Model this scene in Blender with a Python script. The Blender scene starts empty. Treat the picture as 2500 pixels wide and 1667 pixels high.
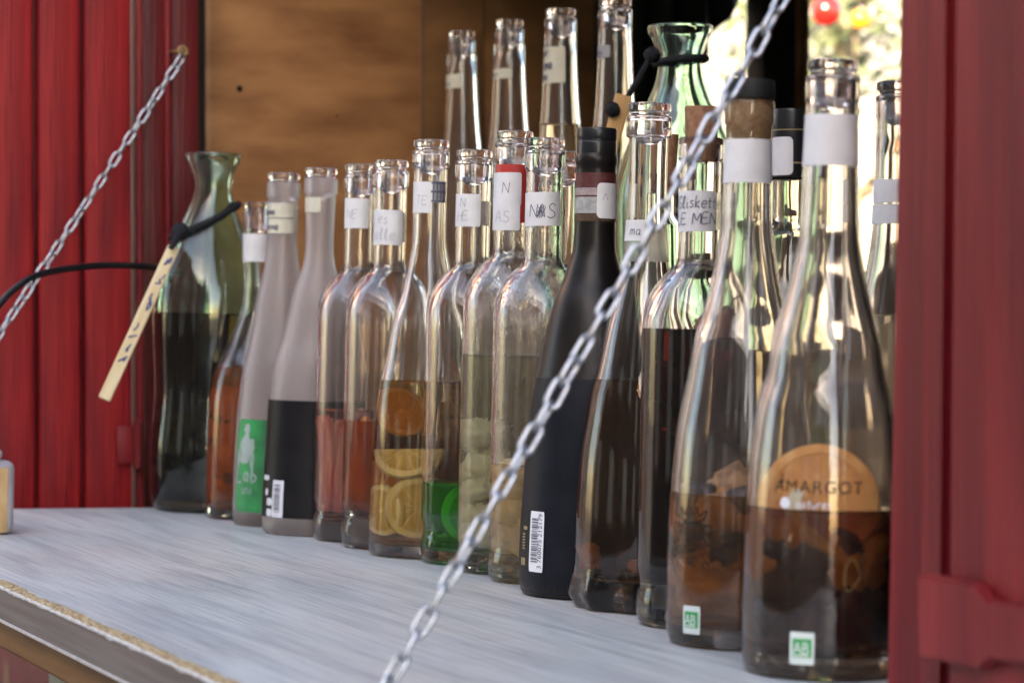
import bpy, bmesh, math, random
import numpy as np
from mathutils import Vector, Matrix, noise
random.seed(7)
scene = bpy.context.scene
COL = scene.collection
R = math.radians

# ------------------------------------------------------------------ camera
FPX = 6165.0; CX, CY, HZ = 1250.0, 833.5, 728.0      # photograph pixels (2500 x 1667)
CAMH = 0.195                                         # lens height over the counter (z = 0)
PITCH = math.atan((CY - HZ) / FPX)
cam_d = bpy.data.cameras.new('camera'); cam = bpy.data.objects.new('camera', cam_d); COL.objects.link(cam)
cam.location = (0, 0, CAMH); cam.rotation_euler = (math.pi / 2 - PITCH, 0, 0)
cam_d.sensor_width = 36.0; cam_d.lens = 36.0 * FPX / 2500.0
cam_d.clip_start = 0.02; cam_d.clip_end = 500
cam_d.dof.use_dof = True; cam_d.dof.focus_distance = 1.70; cam_d.dof.aperture_fstop = 10.2
scene.camera = cam
PHI = R(24.6)                                        # the stall stands turned to the lens
# ------------------------------------------------------------------ light
SUN_EL = R(25)
w = bpy.data.worlds.new('World'); scene.world = w; w.use_nodes = True
nt = w.node_tree; bg = nt.nodes['Background']
sky = nt.nodes.new('ShaderNodeTexSky'); sky.sky_type = 'NISHITA'; sky.sun_disc = False
sun_dir2 = -Vector((math.cos(PHI + R(42)), math.sin(PHI + R(42))))   # over the house across the street, which shades the stall
sky.sun_elevation = SUN_EL
sky.sun_rotation = math.atan2(sun_dir2.x, sun_dir2.y)
nt.links.new(sky.outputs[0], bg.inputs[0]); bg.inputs[1].default_value = 0.12
sd = bpy.data.lights.new('sun', 'SUN'); sd.energy = 4.2; sd.angle = R(0.5); sd.color = (1.0, 0.90, 0.76)
sun = bpy.data.objects.new('sun', sd); COL.objects.link(sun)
sv = Vector((sun_dir2.x * math.cos(SUN_EL), sun_dir2.y * math.cos(SUN_EL), math.sin(SUN_EL)))
sun.rotation_euler = sv.to_track_quat('Z', 'Y').to_euler(); sun.location = sv * 20
vs = scene.view_settings; vs.view_transform = 'Standard'; vs.look = 'None'; vs.gamma = 1.0
vs.use_curve_mapping = False; vs.exposure = 3.0
vs.use_white_balance = True; vs.white_balance_temperature = 7800; vs.white_balance_tint = 12   # camera set for open shade
cy = scene.cycles
cy.max_bounces = 26; cy.diffuse_bounces = 4; cy.glossy_bounces = 8; cy.transmission_bounces = 24
cy.transparent_max_bounces = 16; cy.caustics_reflective = True; cy.caustics_refractive = True
cy.blur_glossy = 0.4; cy.sample_clamp_indirect = 8.0; cy.sample_clamp_direct = 0
cy.use_denoising = True
try: cy.denoiser = 'OPENIMAGEDENOISE'
except Exception: pass
cy.use_adaptive_sampling = True; cy.adaptive_threshold = 0.015

# ------------------------------------------------------------------ frames
BX = Vector((math.cos(PHI), math.sin(PHI), 0))       # into the stall
AY = Vector((-math.sin(PHI), math.cos(PHI), 0))      # along the counter, away
def W(b, a, z=0.0): return BX * b + AY * a + Vector((0, 0, z))
CAMP = Vector((0, 0, CAMH))
FWD = Vector((0, math.cos(PITCH), -math.sin(PITCH))); UPV = Vector((0, math.sin(PITCH), math.cos(PITCH)))
RT = Vector((1, 0, 0))
def ray(x, y): return (FWD * FPX + RT * (x - CX) + UPV * (CY - y)).normalized()
def proj(p):
    d = p - CAMP; dz = d.dot(FWD)
    return CX + FPX * d.dot(RT) / dz, CY - FPX * d.dot(UPV) / dz, dz
def hit(x, y, p0, n):
    d = ray(x, y); return CAMP + d * ((p0 - CAMP).dot(n) / d.dot(n))
def hit_a(x, y, a): return hit(x, y, W(0, a), AY)
def hit_b(x, y, b): return hit(x, y, W(b, 0), BX)
def lb(p): return (p.dot(BX), p.dot(AY), p.z)         # world -> stall (b, a, z)
TILT = R(1.5); PIV = 0.70
NRM = BX * math.sin(TILT) + Vector((0, 0, math.cos(TILT)))     # counter normal (front edge a little high)
CROT = Matrix.Rotation(PHI, 4, 'Z') @ Matrix.Rotation(TILT, 4, 'Y')
CORG = W(PIV, 0, 0)
CM = Matrix.Translation(CORG) @ CROT
LVL = Matrix.Rotation(PHI, 4, 'Z')

# ------------------------------------------------------------------ materials
MATS = {}
def mat(name, c1, c2=None, rough=0.5, scale=20, stretch=(1, 1, 1), bump=0.0, bscale=None, metal=0, trans=0, ior=1.45,
        spec=0.5, coat=0, contrast=(0.35, 0.65), detail=5, sss=0, alpha=None, rvar=0.0, bdist=0.002):
    if name in MATS: return MATS[name]
    m = bpy.data.materials.new(name); m.use_nodes = True; t = m.node_tree; L = t.links
    p = t.nodes['Principled BSDF']
    p.inputs['Roughness'].default_value = rough; p.inputs['Metallic'].default_value = metal
    p.inputs['IOR'].default_value = ior; p.inputs['Transmission Weight'].default_value = trans
    p.inputs['Specular IOR Level'].default_value = spec; p.inputs['Coat Weight'].default_value = coat
    if sss:
        p.inputs['Subsurface Weight'].default_value = sss; p.inputs['Subsurface Radius'].default_value = (.012, .008, .004)
        p.inputs['Subsurface Scale'].default_value = 0.5
    tc = t.nodes.new('ShaderNodeTexCoord'); mp = t.nodes.new('ShaderNodeMapping'); mp.inputs['Scale'].default_value = stretch
    L.new(tc.outputs['Object'], mp.inputs[0])
    n = t.nodes.new('ShaderNodeTexNoise'); n.inputs['Scale'].default_value = scale; n.inputs['Detail'].default_value = detail
    L.new(mp.outputs[0], n.inputs['Vector'])
    if c2 is not None:
        r = t.nodes.new('ShaderNodeValToRGB'); e = r.color_ramp.elements
        e[0].position, e[1].position = contrast; e[0].color = (*c1, 1); e[1].color = (*c2, 1)
        L.new(n.outputs['Fac'], r.inputs[0]); L.new(r.outputs[0], p.inputs['Base Color'])
    else:
        p.inputs['Base Color'].default_value = (*c1, 1)
    if rvar:
        mr = t.nodes.new('ShaderNodeMapRange'); mr.inputs[3].default_value = max(0, rough - rvar); mr.inputs[4].default_value = rough + rvar
        L.new(n.outputs['Fac'], mr.inputs[0]); L.new(mr.outputs[0], p.inputs['Roughness'])
    if bump:
        b = t.nodes.new('ShaderNodeBump'); b.inputs['Strength'].default_value = bump; b.inputs['Distance'].default_value = bdist
        if bscale:
            n2 = t.nodes.new('ShaderNodeTexNoise'); n2.inputs['Scale'].default_value = bscale; n2.inputs['Detail'].default_value = 4
            L.new(mp.outputs[0], n2.inputs['Vector']); L.new(n2.outputs['Fac'], b.inputs['Height'])
        else: L.new(n.outputs['Fac'], b.inputs['Height'])
        L.new(b.outputs[0], p.inputs['Normal'])
    MATS[name] = m; return m

def glass(name, col, rough=0.0, haze=0.0, hazecol=(.75, .72, .72), ior=1.5, dew=0.0, dewscale=350, wave=0.0, hr=0.6):
    """clear glass; haze mixes in a thin film of dust and dried splashes, or liquid murk and painted glow"""
    if name in MATS: return MATS[name]
    m = bpy.data.materials.new(name); m.use_nodes = True; t = m.node_tree; L = t.links
    p = t.nodes['Principled BSDF']; out = t.nodes['Material Output']
    p.inputs['Base Color'].default_value = (*col, 1); p.inputs['Roughness'].default_value = rough
    p.inputs['Transmission Weight'].default_value = 1; p.inputs['IOR'].default_value = ior
    tc = t.nodes.new('ShaderNodeTexCoord')
    if dew or wave:
        b = t.nodes.new('ShaderNodeBump'); b.inputs['Strength'].default_value = dew or wave
        b.inputs['Distance'].default_value = 0.0006 if dew else 0.004
        if dew:
            v = t.nodes.new('ShaderNodeTexVoronoi'); v.inputs['Scale'].default_value = dewscale
            r = t.nodes.new('ShaderNodeValToRGB'); e = r.color_ramp.elements
            e[0].position = 0.05; e[1].position = 0.42; e[0].color = (1, 1, 1, 1); e[1].color = (0, 0, 0, 1)
            L.new(tc.outputs['Object'], v.inputs['Vector']); L.new(v.outputs['Distance'], r.inputs[0]); L.new(r.outputs[0], b.inputs['Height'])
        else:
            v = t.nodes.new('ShaderNodeTexNoise'); v.inputs['Scale'].default_value = 35; v.inputs['Detail'].default_value = 1
            L.new(tc.outputs['Object'], v.inputs['Vector']); L.new(v.outputs['Fac'], b.inputs['Height'])
        L.new(b.outputs[0], p.inputs['Normal'])
    if haze:
        d = t.nodes.new('ShaderNodeBsdfTranslucent'); d.inputs['Color'].default_value = (*hazecol, 1)
        d2 = t.nodes.new('ShaderNodeBsdfDiffuse'); d2.inputs['Color'].default_value = (*hazecol, 1)
        a = t.nodes.new('ShaderNodeMixShader'); a.inputs[0].default_value = hr; L.new(d.outputs[0], a.inputs[1]); L.new(d2.outputs[0], a.inputs[2])
        mx = t.nodes.new('ShaderNodeMixShader')
        mp = t.nodes.new('ShaderNodeMapping'); mp.inputs['Scale'].default_value = (1, 1, .25)
        n = t.nodes.new('ShaderNodeTexNoise'); n.inputs['Scale'].default_value = 60; n.inputs['Detail'].default_value = 6
        L.new(tc.outputs['Object'], mp.inputs[0]); L.new(mp.outputs[0], n.inputs['Vector'])
        mr = t.nodes.new('ShaderNodeMapRange'); mr.inputs[1].default_value = .3; mr.inputs[2].default_value = .75
        mr.inputs[3].default_value = haze * .4; mr.inputs[4].default_value = haze * 1.6
        L.new(n.outputs['Fac'], mr.inputs[0]); L.new(mr.outputs[0], mx.inputs[0])
        L.new(p.outputs[0], mx.inputs[1]); L.new(a.outputs[0], mx.inputs[2]); L.new(mx.outputs[0], out.inputs['Surface'])
    MATS[name] = m; return m

def laminate_mat(name, base, dark, pale):
    m = bpy.data.materials.new(name); m.use_nodes = True; t = m.node_tree; L = t.links; p = t.nodes['Principled BSDF']
    tc = t.nodes.new('ShaderNodeTexCoord')
    def noi(sc, st, det=6, dist=0.0):
        mp = t.nodes.new('ShaderNodeMapping'); mp.inputs['Scale'].default_value = st
        mp.inputs['Rotation'].default_value = (0, 0, R(3))
        n = t.nodes.new('ShaderNodeTexNoise'); n.inputs['Scale'].default_value = sc; n.inputs['Detail'].default_value = det
        n.inputs['Distortion'].default_value = dist
        L.new(tc.outputs['Object'], mp.inputs[0]); L.new(mp.outputs[0], n.inputs['Vector']); return n
    def ramp(src, p0, c0, p1, c1):
        r = t.nodes.new('ShaderNodeValToRGB'); e = r.color_ramp.elements
        e[0].position = p0; e[1].position = p1; e[0].color = (*c0, 1); e[1].color = (*c1, 1)
        L.new(src, r.inputs[0]); return r
    def mul(a, b, f=1.0):
        x = t.nodes.new('ShaderNodeMix'); x.data_type = 'RGBA'; x.blend_type = 'MULTIPLY'; x.inputs[0].default_value = f
        L.new(a, x.inputs[6]); L.new(b, x.inputs[7]); return x.outputs[2]
    broad = ramp(noi(5, (2.6, .5, 1), 3, .4).outputs['Fac'], .35, base, .7, pale)
    streak = ramp(noi(11, (4.0, .35, 1), 6, .6).outputs['Fac'], .36, dark, .56, (1, 1, 1))
    fine = ramp(noi(70, (6, .11, 1), 7, .25).outputs['Fac'], .38, (.42, .42, .45), .54, (1, 1, 1))
    pore = ramp(noi(130, (6, .35, 1), 2).outputs['Fac'], .28, (.45, .45, .47), .36, (1, 1, 1))
    c = mul(mul(mul(broad.outputs[0], streak.outputs[0], .75), fine.outputs[0], .42), pore.outputs[0], .45)
    tint = ramp(noi(6, (1, .6, 1), 2).outputs['Fac'], .4, (.93, .96, 1.0), .65, (1.0, .93, .91))
    c = mul(c, tint.outputs[0], .8)
    spots = ramp(noi(38, (1, 1, 1), 3).outputs['Fac'], .70, (1, 1, 1), .80, (.72, .66, .58)); c = mul(c, spots.outputs[0], .7)
    wv = t.nodes.new('ShaderNodeTexVoronoi'); wv.inputs['Scale'].default_value = 9.0; wv.inputs['Randomness'].default_value = 1.0; L.new(tc.outputs['Object'], wv.inputs['Vector'])
    rg = t.nodes.new('ShaderNodeValToRGB'); e = rg.color_ramp.elements; e[0].position = .300; e[0].color = (1, 1, 1, 1); e[1].position = .345; e[1].color = (1, 1, 1, 1)
    k_ = rg.color_ramp.elements.new(.322); k_.color = (.80, .77, .73, 1); L.new(wv.outputs['Distance'], rg.inputs[0]); c = mul(c, rg.outputs[0], .38)
    L.new(c, p.inputs['Base Color']); p.inputs['Roughness'].default_value = .42; p.inputs['Specular IOR Level'].default_value = .45
    b = t.nodes.new('ShaderNodeBump'); b.inputs['Strength'].default_value = .25; b.inputs['Distance'].default_value = .0004
    L.new(fine.outputs[0], b.inputs['Height']); L.new(b.outputs[0], p.inputs['Normal'])
    MATS[name] = m; return m

def painted_mat(name, c1, c2, chip, chipamt=.70, rough=.42, scale=14):
    """brushed red gloss paint with vertical streaks and a few bare spots"""
    m = bpy.data.materials.new(name); m.use_nodes = True; t = m.node_tree; L = t.links; p = t.nodes['Principled BSDF']
    tc = t.nodes.new('ShaderNodeTexCoord')
    def noi(sc, st, det):
        mp = t.nodes.new('ShaderNodeMapping'); mp.inputs['Scale'].default_value = st
        n = t.nodes.new('ShaderNodeTexNoise'); n.inputs['Scale'].default_value = sc; n.inputs['Detail'].default_value = det
        L.new(tc.outputs['Object'], mp.inputs[0]); L.new(mp.outputs[0], n.inputs['Vector']); return n
    n1 = noi(scale, (4, 4, .35), 5); r = t.nodes.new('ShaderNodeValToRGB'); e = r.color_ramp.elements
    e[0].position, e[1].position = .35, .68; e[0].color = (*c1, 1); e[1].color = (*c2, 1); L.new(n1.outputs['Fac'], r.inputs[0])
    n2 = noi(16, (1.6, 1.6, .5), 8); r2 = t.nodes.new('ShaderNodeValToRGB'); e = r2.color_ramp.elements
    e[0].position, e[1].position = chipamt, chipamt + .015; L.new(n2.outputs['Fac'], r2.inputs[0])
    x = t.nodes.new('ShaderNodeMix'); x.data_type = 'RGBA'; x.inputs[7].default_value = (*chip, 1)
    L.new(r2.outputs[0], x.inputs[0]); L.new(r.outputs[0], x.inputs[6]); L.new(x.outputs[2], p.inputs['Base Color'])
    n3 = noi(70, (5, 5, .12), 4); b = t.nodes.new('ShaderNodeBump'); b.inputs['Strength'].default_value = .6; b.inputs['Distance'].default_value = .0016; p.inputs['Specular IOR Level'].default_value = .28
    L.new(n3.outputs['Fac'], b.inputs['Height']); L.new(b.outputs[0], p.inputs['Normal'])
    p.inputs['Roughness'].default_value = rough
    MATS[name] = m; return m

# ------------------------------------------------------------------ mesh helpers
def obj(name, verts, faces, m, parent=None, M=None, smooth=True, sharp=None):
    me = bpy.data.meshes.new(name); me.from_pydata([tuple(v) for v in verts], [], faces); me.update()
    return obj_me(name, me, m, parent, M, smooth, sharp)
def obj_me(name, me, m, parent=None, M=None, smooth=True, sharp=None):
    if m and not me.materials: me.materials.append(m)
    if smooth and len(me.polygons):
        me.polygons.foreach_set('use_smooth', [True] * len(me.polygons))
        if sharp: me.set_sharp_from_angle(angle=R(sharp))
    o = bpy.data.objects.new(name, me); COL.objects.link(o)
    if M is not None: o.matrix_world = M
    if parent: o.parent = parent
    return o
def empty(name, M):
    o = bpy.data.objects.new(name, None); COL.objects.link(o); o.matrix_world = M; o.empty_display_size = .05; return o
def tag(o, label, cat, group=None, kind=None):
    if label: o['label'] = label
    if cat: o['category'] = cat
    if group: o['group'] = group
    if kind: o['kind'] = kind
    return o
def bm_obj(name, bm, m, parent=None, M=None, smooth=False, sharp=None):
    me = bpy.data.meshes.new(name); bm.normal_update(); bm.to_mesh(me); bm.free()
    return obj_me(name, me, m, parent, M, smooth, sharp)
def box_bm(x0, x1, y0, y1, z0, z1, bev=0.0, seg=2):
    bm = bmesh.new(); bmesh.ops.create_cube(bm, size=1.0)
    for v in bm.verts:
        v.co = Vector(((x0 + x1) / 2 + v.co.x * (x1 - x0), (y0 + y1) / 2 + v.co.y * (y1 - y0), (z0 + z1) / 2 + v.co.z * (z1 - z0)))
    if bev: bmesh.ops.bevel(bm, geom=bm.edges[:], offset=bev, segments=seg, affect='EDGES', profile=.5)
    return bm
def sbox(name, b0, b1, a0, a1, z0, z1, m, parent=None, bev=0.002, smooth=True):
    """box in stall axes, origin at its base centre"""
    cb, ca = (b0 + b1) / 2, (a0 + a1) / 2
    bm = box_bm(b0 - cb, b1 - cb, a0 - ca, a1 - ca, 0, z1 - z0, bev)
    M = Matrix.Translation(W(cb, ca, z0)) @ LVL
    if parent: M = parent.matrix_world.inverted() @ M
    o = bm_obj(name, bm, m, parent, M, smooth, 35)
    return o
def tube(pts, r, seg=10, closed=False):
    pts = [Vector(p) for p in pts]; n = len(pts); V = []; F = []
    rr = r if isinstance(r, (list, tuple)) else [r] * n
    prev = None
    for i, p in enumerate(pts):
        a = pts[(i - 1) % n] if closed or i > 0 else pts[i]; b = pts[(i + 1) % n] if closed or i < n - 1 else pts[i]
        d = (b - a).normalized()
        if prev is None: u = d.orthogonal().normalized()
        else: u = (prev - d * prev.dot(d)).normalized()
        prev = u; v = d.cross(u)
        for k in range(seg):
            t = 2 * math.pi * k / seg; V.append(p + (u * math.cos(t) + v * math.sin(t)) * rr[i])
    rings = n if closed else n - 1
    for i in range(rings):
        for k in range(seg):
            a = i * seg; b = ((i + 1) % n) * seg
            F.append((a + k, a + (k + 1) % seg, b + (k + 1) % seg, b + k))
    if not closed:
        F.append(tuple(reversed(range(seg)))); F.append(tuple(range((n - 1) * seg, n * seg)))
    return V, F
def bez(pts, n=12):
    """Catmull-Rom through points"""
    P = [Vector(p) for p in pts]; P = [P[0] * 2 - P[1]] + P + [P[-1] * 2 - P[-2]]; out = []
    for i in range(1, len(P) - 2):
        for k in range(n):
            t = k / n
            out.append(.5 * ((2 * P[i]) + (P[i + 1] - P[i - 1]) * t + (2 * P[i - 1] - 5 * P[i] + 4 * P[i + 1] - P[i + 2]) * t * t + (-P[i - 1] + 3 * P[i] - 3 * P[i + 1] + P[i + 2]) * t ** 3))
    out.append(P[-2]); return out
def pchip(x, y, q):
    x = np.array(x, float); y = np.array(y, float); h = np.diff(x); d = np.diff(y) / h; m = np.zeros(len(x))
    m[0], m[-1] = d[0], d[-1]
    for i in range(1, len(x) - 1):
        if d[i - 1] * d[i] > 0:
            w1 = 2 * h[i] + h[i - 1]; w2 = h[i] + 2 * h[i - 1]; m[i] = (w1 + w2) / (w1 / d[i - 1] + w2 / d[i])
    q = np.clip(q, x[0], x[-1]); i = np.clip(np.searchsorted(x, q) - 1, 0, len(h) - 1); t = (q - x[i]) / h[i]
    return (2 * t**3 - 3 * t**2 + 1) * y[i] + (t**3 - 2 * t**2 + t) * h[i] * m[i] + (-2 * t**3 + 3 * t**2) * y[i + 1] + (t**3 - t**2) * h[i] * m[i + 1]
def lathe(prof, seg=56, mod=None):
    """prof: (r, h) from axis to axis or closed loop through the axis"""
    V = []; F = []; idx = []
    for r, h in prof:
        if r < 1e-6: idx.append([len(V)]); V.append((0, 0, h))
        else:
            row = []
            for k in range(seg):
                t = 2 * math.pi * k / seg; q = r * (mod(t, h) if mod else 1.0)
                row.append(len(V)); V.append((q * math.cos(t), q * math.sin(t), h))
            idx.append(row)
    for A, B in zip(idx[:-1], idx[1:]):
        if len(A) == 1 and len(B) == 1: continue
        for k in range(seg):
            k2 = (k + 1) % seg
            if len(A) == 1: F.append((A[0], B[k2], B[k]))
            elif len(B) == 1: F.append((A[k], A[k2], B[0]))
            else: F.append((A[k], A[k2], B[k2], B[k]))
    return V, F

# ------------------------------------------------------------------ materials in use
G_CLEAR = glass('clear_glass', (.965, .95, .945), haze=.010, hazecol=(.80, .70, .66))
G_CLEAR2 = glass('clear_glass_dusty', (.95, .925, .91), rough=.045, haze=.024, hazecol=(.80, .70, .66))
G_DEW = glass('misted_glass', (.95, .94, .93), haze=.028, dew=.12, hazecol=(.80, .72, .68))
G_GREEN = glass('green_bottle_glass', (.66, .89, .77), haze=.016, wave=.10)
G_FROST = glass('frosted_glass', (.93, .90, .90), rough=.38, haze=.26, hazecol=(.82, .70, .67), hr=.45)
G_STOP = glass('stopper_glass', (.95, .89, .89), haze=.02)
G_YEL = glass('yellowish_glass', (.95, .93, .82), haze=.03, wave=.25)
M_BLACKB = mat('matte_black_glass', (.010, .008, .008), (.016, .012, .010), rough=.34, scale=40, rvar=.06, spec=.32)
M_SLEEVE = mat('black_sleeve', (.007, .008, .013), (.011, .012, .018), rough=.5, scale=60, bump=.05, spec=.22)
M_PAPER = mat('white_paper', (.66, .64, .65), (.80, .78, .79), rough=.8, scale=55, bump=.5, bscale=130, detail=8, contrast=(.25, .6), bdist=.0008)
M_PAPERO = mat('aged_paper', (.62, .58, .46), (.72, .68, .56), rough=.85, scale=35, bump=.15, bscale=300)
M_TAPE = glass('clear_tape', (.92, .92, .92), rough=.25, haze=.35, hazecol=(.6, .58, .6), ior=1.3)
M_INK = mat('ballpoint_ink', (.10, .10, .15), rough=.6)
M_INKP = mat('faint_pencil', (.38, .37, .42), rough=.7)
M_BLACK = mat('black_plastic', (.010, .010, .011), (.018, .018, .02), rough=.28, scale=50)
M_BLACKM = mat('black_rubber', (.012, .012, .013), rough=.65)
M_CORK = mat('cork', (.36, .20, .09), (.52, .33, .17), rough=.85, scale=260, bump=.4, bscale=500)
M_CORKD = mat('old_cork', (.25, .11, .06), (.38, .19, .10), rough=.85, scale=260, bump=.4)
M_RED = painted_mat('red_shutter_paint', (.17, .005, .009), (.36, .015, .017), (.36, .06, .05), .70, rough=.5)
M_REDD = painted_mat('dark_red_jamb_paint', (.10, .008, .010), (.15, .012, .014), (.24, .16, .08), .66)
M_REDR = painted_mat('red_post_paint', (.14, .005, .010), (.27, .018, .021), (.33, .08, .07), .66, rough=.5, scale=9)
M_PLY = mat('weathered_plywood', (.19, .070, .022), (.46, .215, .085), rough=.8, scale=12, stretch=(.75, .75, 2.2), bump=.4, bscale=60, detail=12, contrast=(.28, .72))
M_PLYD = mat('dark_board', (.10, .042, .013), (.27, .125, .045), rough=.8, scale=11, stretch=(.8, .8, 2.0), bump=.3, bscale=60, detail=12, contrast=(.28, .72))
M_DARKW = mat('dark_wood_and_gap_shade', (.012, .009, .007), (.022, .015, .011), rough=.8, scale=14, stretch=(3, 3, .3), bump=.2)
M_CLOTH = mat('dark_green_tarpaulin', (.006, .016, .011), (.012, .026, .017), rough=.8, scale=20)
M_LAM = laminate_mat('grey_wood_laminate', (.575, .59, .57), (.68, .71, .75), (.66, .66, .635))
M_EDGE = mat('laminate_edge_band', (.14, .115, .11), (.21, .175, .17), rough=.5, scale=25, stretch=(1, .25, 9), bump=.15)
M_CHIP = mat('raw_particle_board', (.32, .20, .095), (.72, .57, .37), rough=.95, scale=420, bump=.9, detail=3, contrast=(.3, .7))
M_CHIPW = mat('torn_laminate_lip', (.55, .52, .50), (.68, .65, .62), rough=.8, scale=150)
M_BEAM = mat('orange_pine_beam', (.20, .085, .022), (.34, .16, .05), rough=.6, scale=20, stretch=(3, .4, 3), bump=.2)
M_ZINC = mat('zinc_steel', (.30, .32, .36), (.52, .54, .58), rough=.36, scale=160, metal=.9, rvar=.14)
M_CABLE = mat('black_rubber_cable', (.008, .008, .010), rough=.4)
M_STICK = mat('pale_wood_stick', (.62, .47, .27), (.74, .60, .38), rough=.7, scale=30, stretch=(6, 6, .5), bump=.1)
M_TAGW = mat('honey_wood_tag', (.42, .22, .075), (.55, .32, .13), rough=.65, scale=25, stretch=(5, 5, .5), bump=.1)
M_CORD = mat('black_cord', (.006, .007, .010), (.012, .013, .018), rough=.85, scale=400, bump=.5)
M_HOLE = mat('dark_knot', (.008, .005, .003), rough=.9)
M_PRINTK = mat('dark_brown_print', (.018, .010, .006), rough=.5)

# ------------------------------------------------------------------ ground, street, facing house
GZ = -1.02
g = 60
ground = obj('ground', [(-g, -g, GZ), (g, -g, GZ), (g, g, GZ), (-g, g, GZ)], [(0, 1, 2, 3)],
             mat('street_paving', (.075, .066, .058), (.12, .105, .092), rough=.85, scale=3, bump=.3, bscale=25))
tag(ground, None, None, kind='structure')

M_PLAST = mat('warm_plaster', (.56, .36, .27), (.66, .45, .34), rough=.9, scale=1.5, bump=.2, bscale=20)
M_STONE = mat('pale_stone_trim', (.50, .45, .38), (.58, .53, .45), rough=.85, scale=6)
M_PANE = mat('dark_window_pane', (.02, .025, .03), rough=.05)
M_SHUT = mat('blue_grey_window_shutter', (.10, .15, .19), (.13, .19, .23), rough=.6, scale=20)
def house(name, label, b0, b1, a0, a1, ztop, face, wallm, rows, cols):
    """plain rendered house; `face` = 'b' (front looks to the stall) or 'a'"""
    root = empty(name, Matrix.Translation(W((b0 + b1) / 2, (a0 + a1) / 2, GZ)) @ LVL); tag(root, label, 'building')
    sbox('wall', b0, b1, a0, a1, GZ, ztop, wallm, root, bev=.02)
    sbox('roof', b0 - .3, b1 + .3, a0 - .3, a1 + .3, ztop + .003, ztop + .25, mat('roof_tiles', (.22, .08, .045), (.30, .12, .07), rough=.85, scale=8), root, bev=.03)
    for i in range(rows):
        for j in range(cols):
            z0 = GZ + .9 + i * 2.7; 
            if z0 + 1.5 > ztop: continue
            if face == 'b':
                ca = a0 + (j + .5) * (a1 - a0) / cols
                f = sbox('window', b1 - .02, b1 + .05, ca - .55, ca + .55, z0, z0 + 1.5, M_STONE, root, bev=.01)
                sbox('pane', b1 + .02, b1 + .06, ca - .43, ca + .43, z0 + .1, z0 + 1.4, M_PANE, f, bev=.004)
                for s in (-1, 1):
                    sbox('window_shutter', b1 + .003, b1 + .045, ca + s * .8 - .23, ca + s * .8 + .23, z0, z0 + 1.5, M_SHUT, f, bev=.008)
            else:
                cb = b0 + (j + .5) * (b1 - b0) / cols
                f = sbox('window', cb - .55, cb + .55, a0 - .05, a0 + .02, z0, z0 + 1.5, M_STONE, root, bev=.01)
                sbox('pane', cb - .43, cb + .43, a0 - .06, a0 - .02, z0 + .1, z0 + 1.4, M_PANE, f, bev=.004)
    return root
house('unseen_shade_house', 'unseen brown rendered house with stone window frames, put across the street to shade the stall', -9.5, -5.6, -15, 6.0, 5.2, 'b', mat('dark_brown_render', (.095, .060, .042), (.13, .083, .058), rough=.9, scale=2), 2, 6)  # unseen; height and dark render set to shade the stall and darken reflections
house('unseen_reflected_house', 'unseen sunlit ochre house placed beyond the red shutter for warm highlights on the glass', -5.2, .2, 9.5, 12.5, 5.5, 'a', M_PLAST, 2, 2)  # unseen; width and colour set for warm edge highlights on the bottles
house('bright_house', 'pale sunlit rendered house beyond the back of the stall', 3.4, 16, 13.0, 16, 6.0, 'a',
      mat('pale_render', (.22, .215, .20), (.29, .28, .26), rough=.9, scale=2), 2, 4)

# ------------------------------------------------------------------ stall shell
Z1 = 1.02
shell = empty('market_stall', Matrix.Translation(W(1.2, 1.3, GZ)) @ LVL)
tag(shell, 'red painted wooden market stall with an open front', 'stall')
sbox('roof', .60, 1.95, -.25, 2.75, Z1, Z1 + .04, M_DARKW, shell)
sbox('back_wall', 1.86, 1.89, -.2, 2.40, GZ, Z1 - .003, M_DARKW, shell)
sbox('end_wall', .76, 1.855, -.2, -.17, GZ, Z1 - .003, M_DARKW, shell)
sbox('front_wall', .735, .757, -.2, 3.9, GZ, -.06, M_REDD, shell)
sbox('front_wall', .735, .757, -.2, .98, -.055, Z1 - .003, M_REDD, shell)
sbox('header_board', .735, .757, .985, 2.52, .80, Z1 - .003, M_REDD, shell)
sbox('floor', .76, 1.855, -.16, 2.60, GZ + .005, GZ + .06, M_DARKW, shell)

# inside end wall of vertical boards, seen behind the bottles
A_W = 2.42
wall = empty('plank_wall', Matrix.Translation(W(1.0, A_W, GZ)) @ LVL)
tag(wall, 'brown weathered plywood boards closing the far end of the stall behind the bottles', 'wall')
def wall_board(x0, x1, a, m, t=.018):
    p0 = lb(hit_a(x0, 400, a)); p1 = lb(hit_a(x1, 400, a))
    return sbox('plank', p0[0], p1[0], a, a + t, -.6, Z1 - .004, m, wall, bev=.0015)
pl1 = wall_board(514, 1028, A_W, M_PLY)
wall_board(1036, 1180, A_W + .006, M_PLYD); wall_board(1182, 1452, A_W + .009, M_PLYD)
for x, y, r_ in ((585, 217, .0032), (823, 283, .0012), (700, 520, .0012)):
    p = hit_a(x, y, A_W); V, F = lathe([(0, .0006), (r_ * .8, .0005), (r_, 0), (0, -.001)], 14)
    o = obj('knot', V, F, M_HOLE, wall, None); o.matrix_local = wall.matrix_world.inverted() @ Matrix.Translation(p) @ LVL @ Matrix.Rotation(R(90), 4, 'X')
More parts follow.
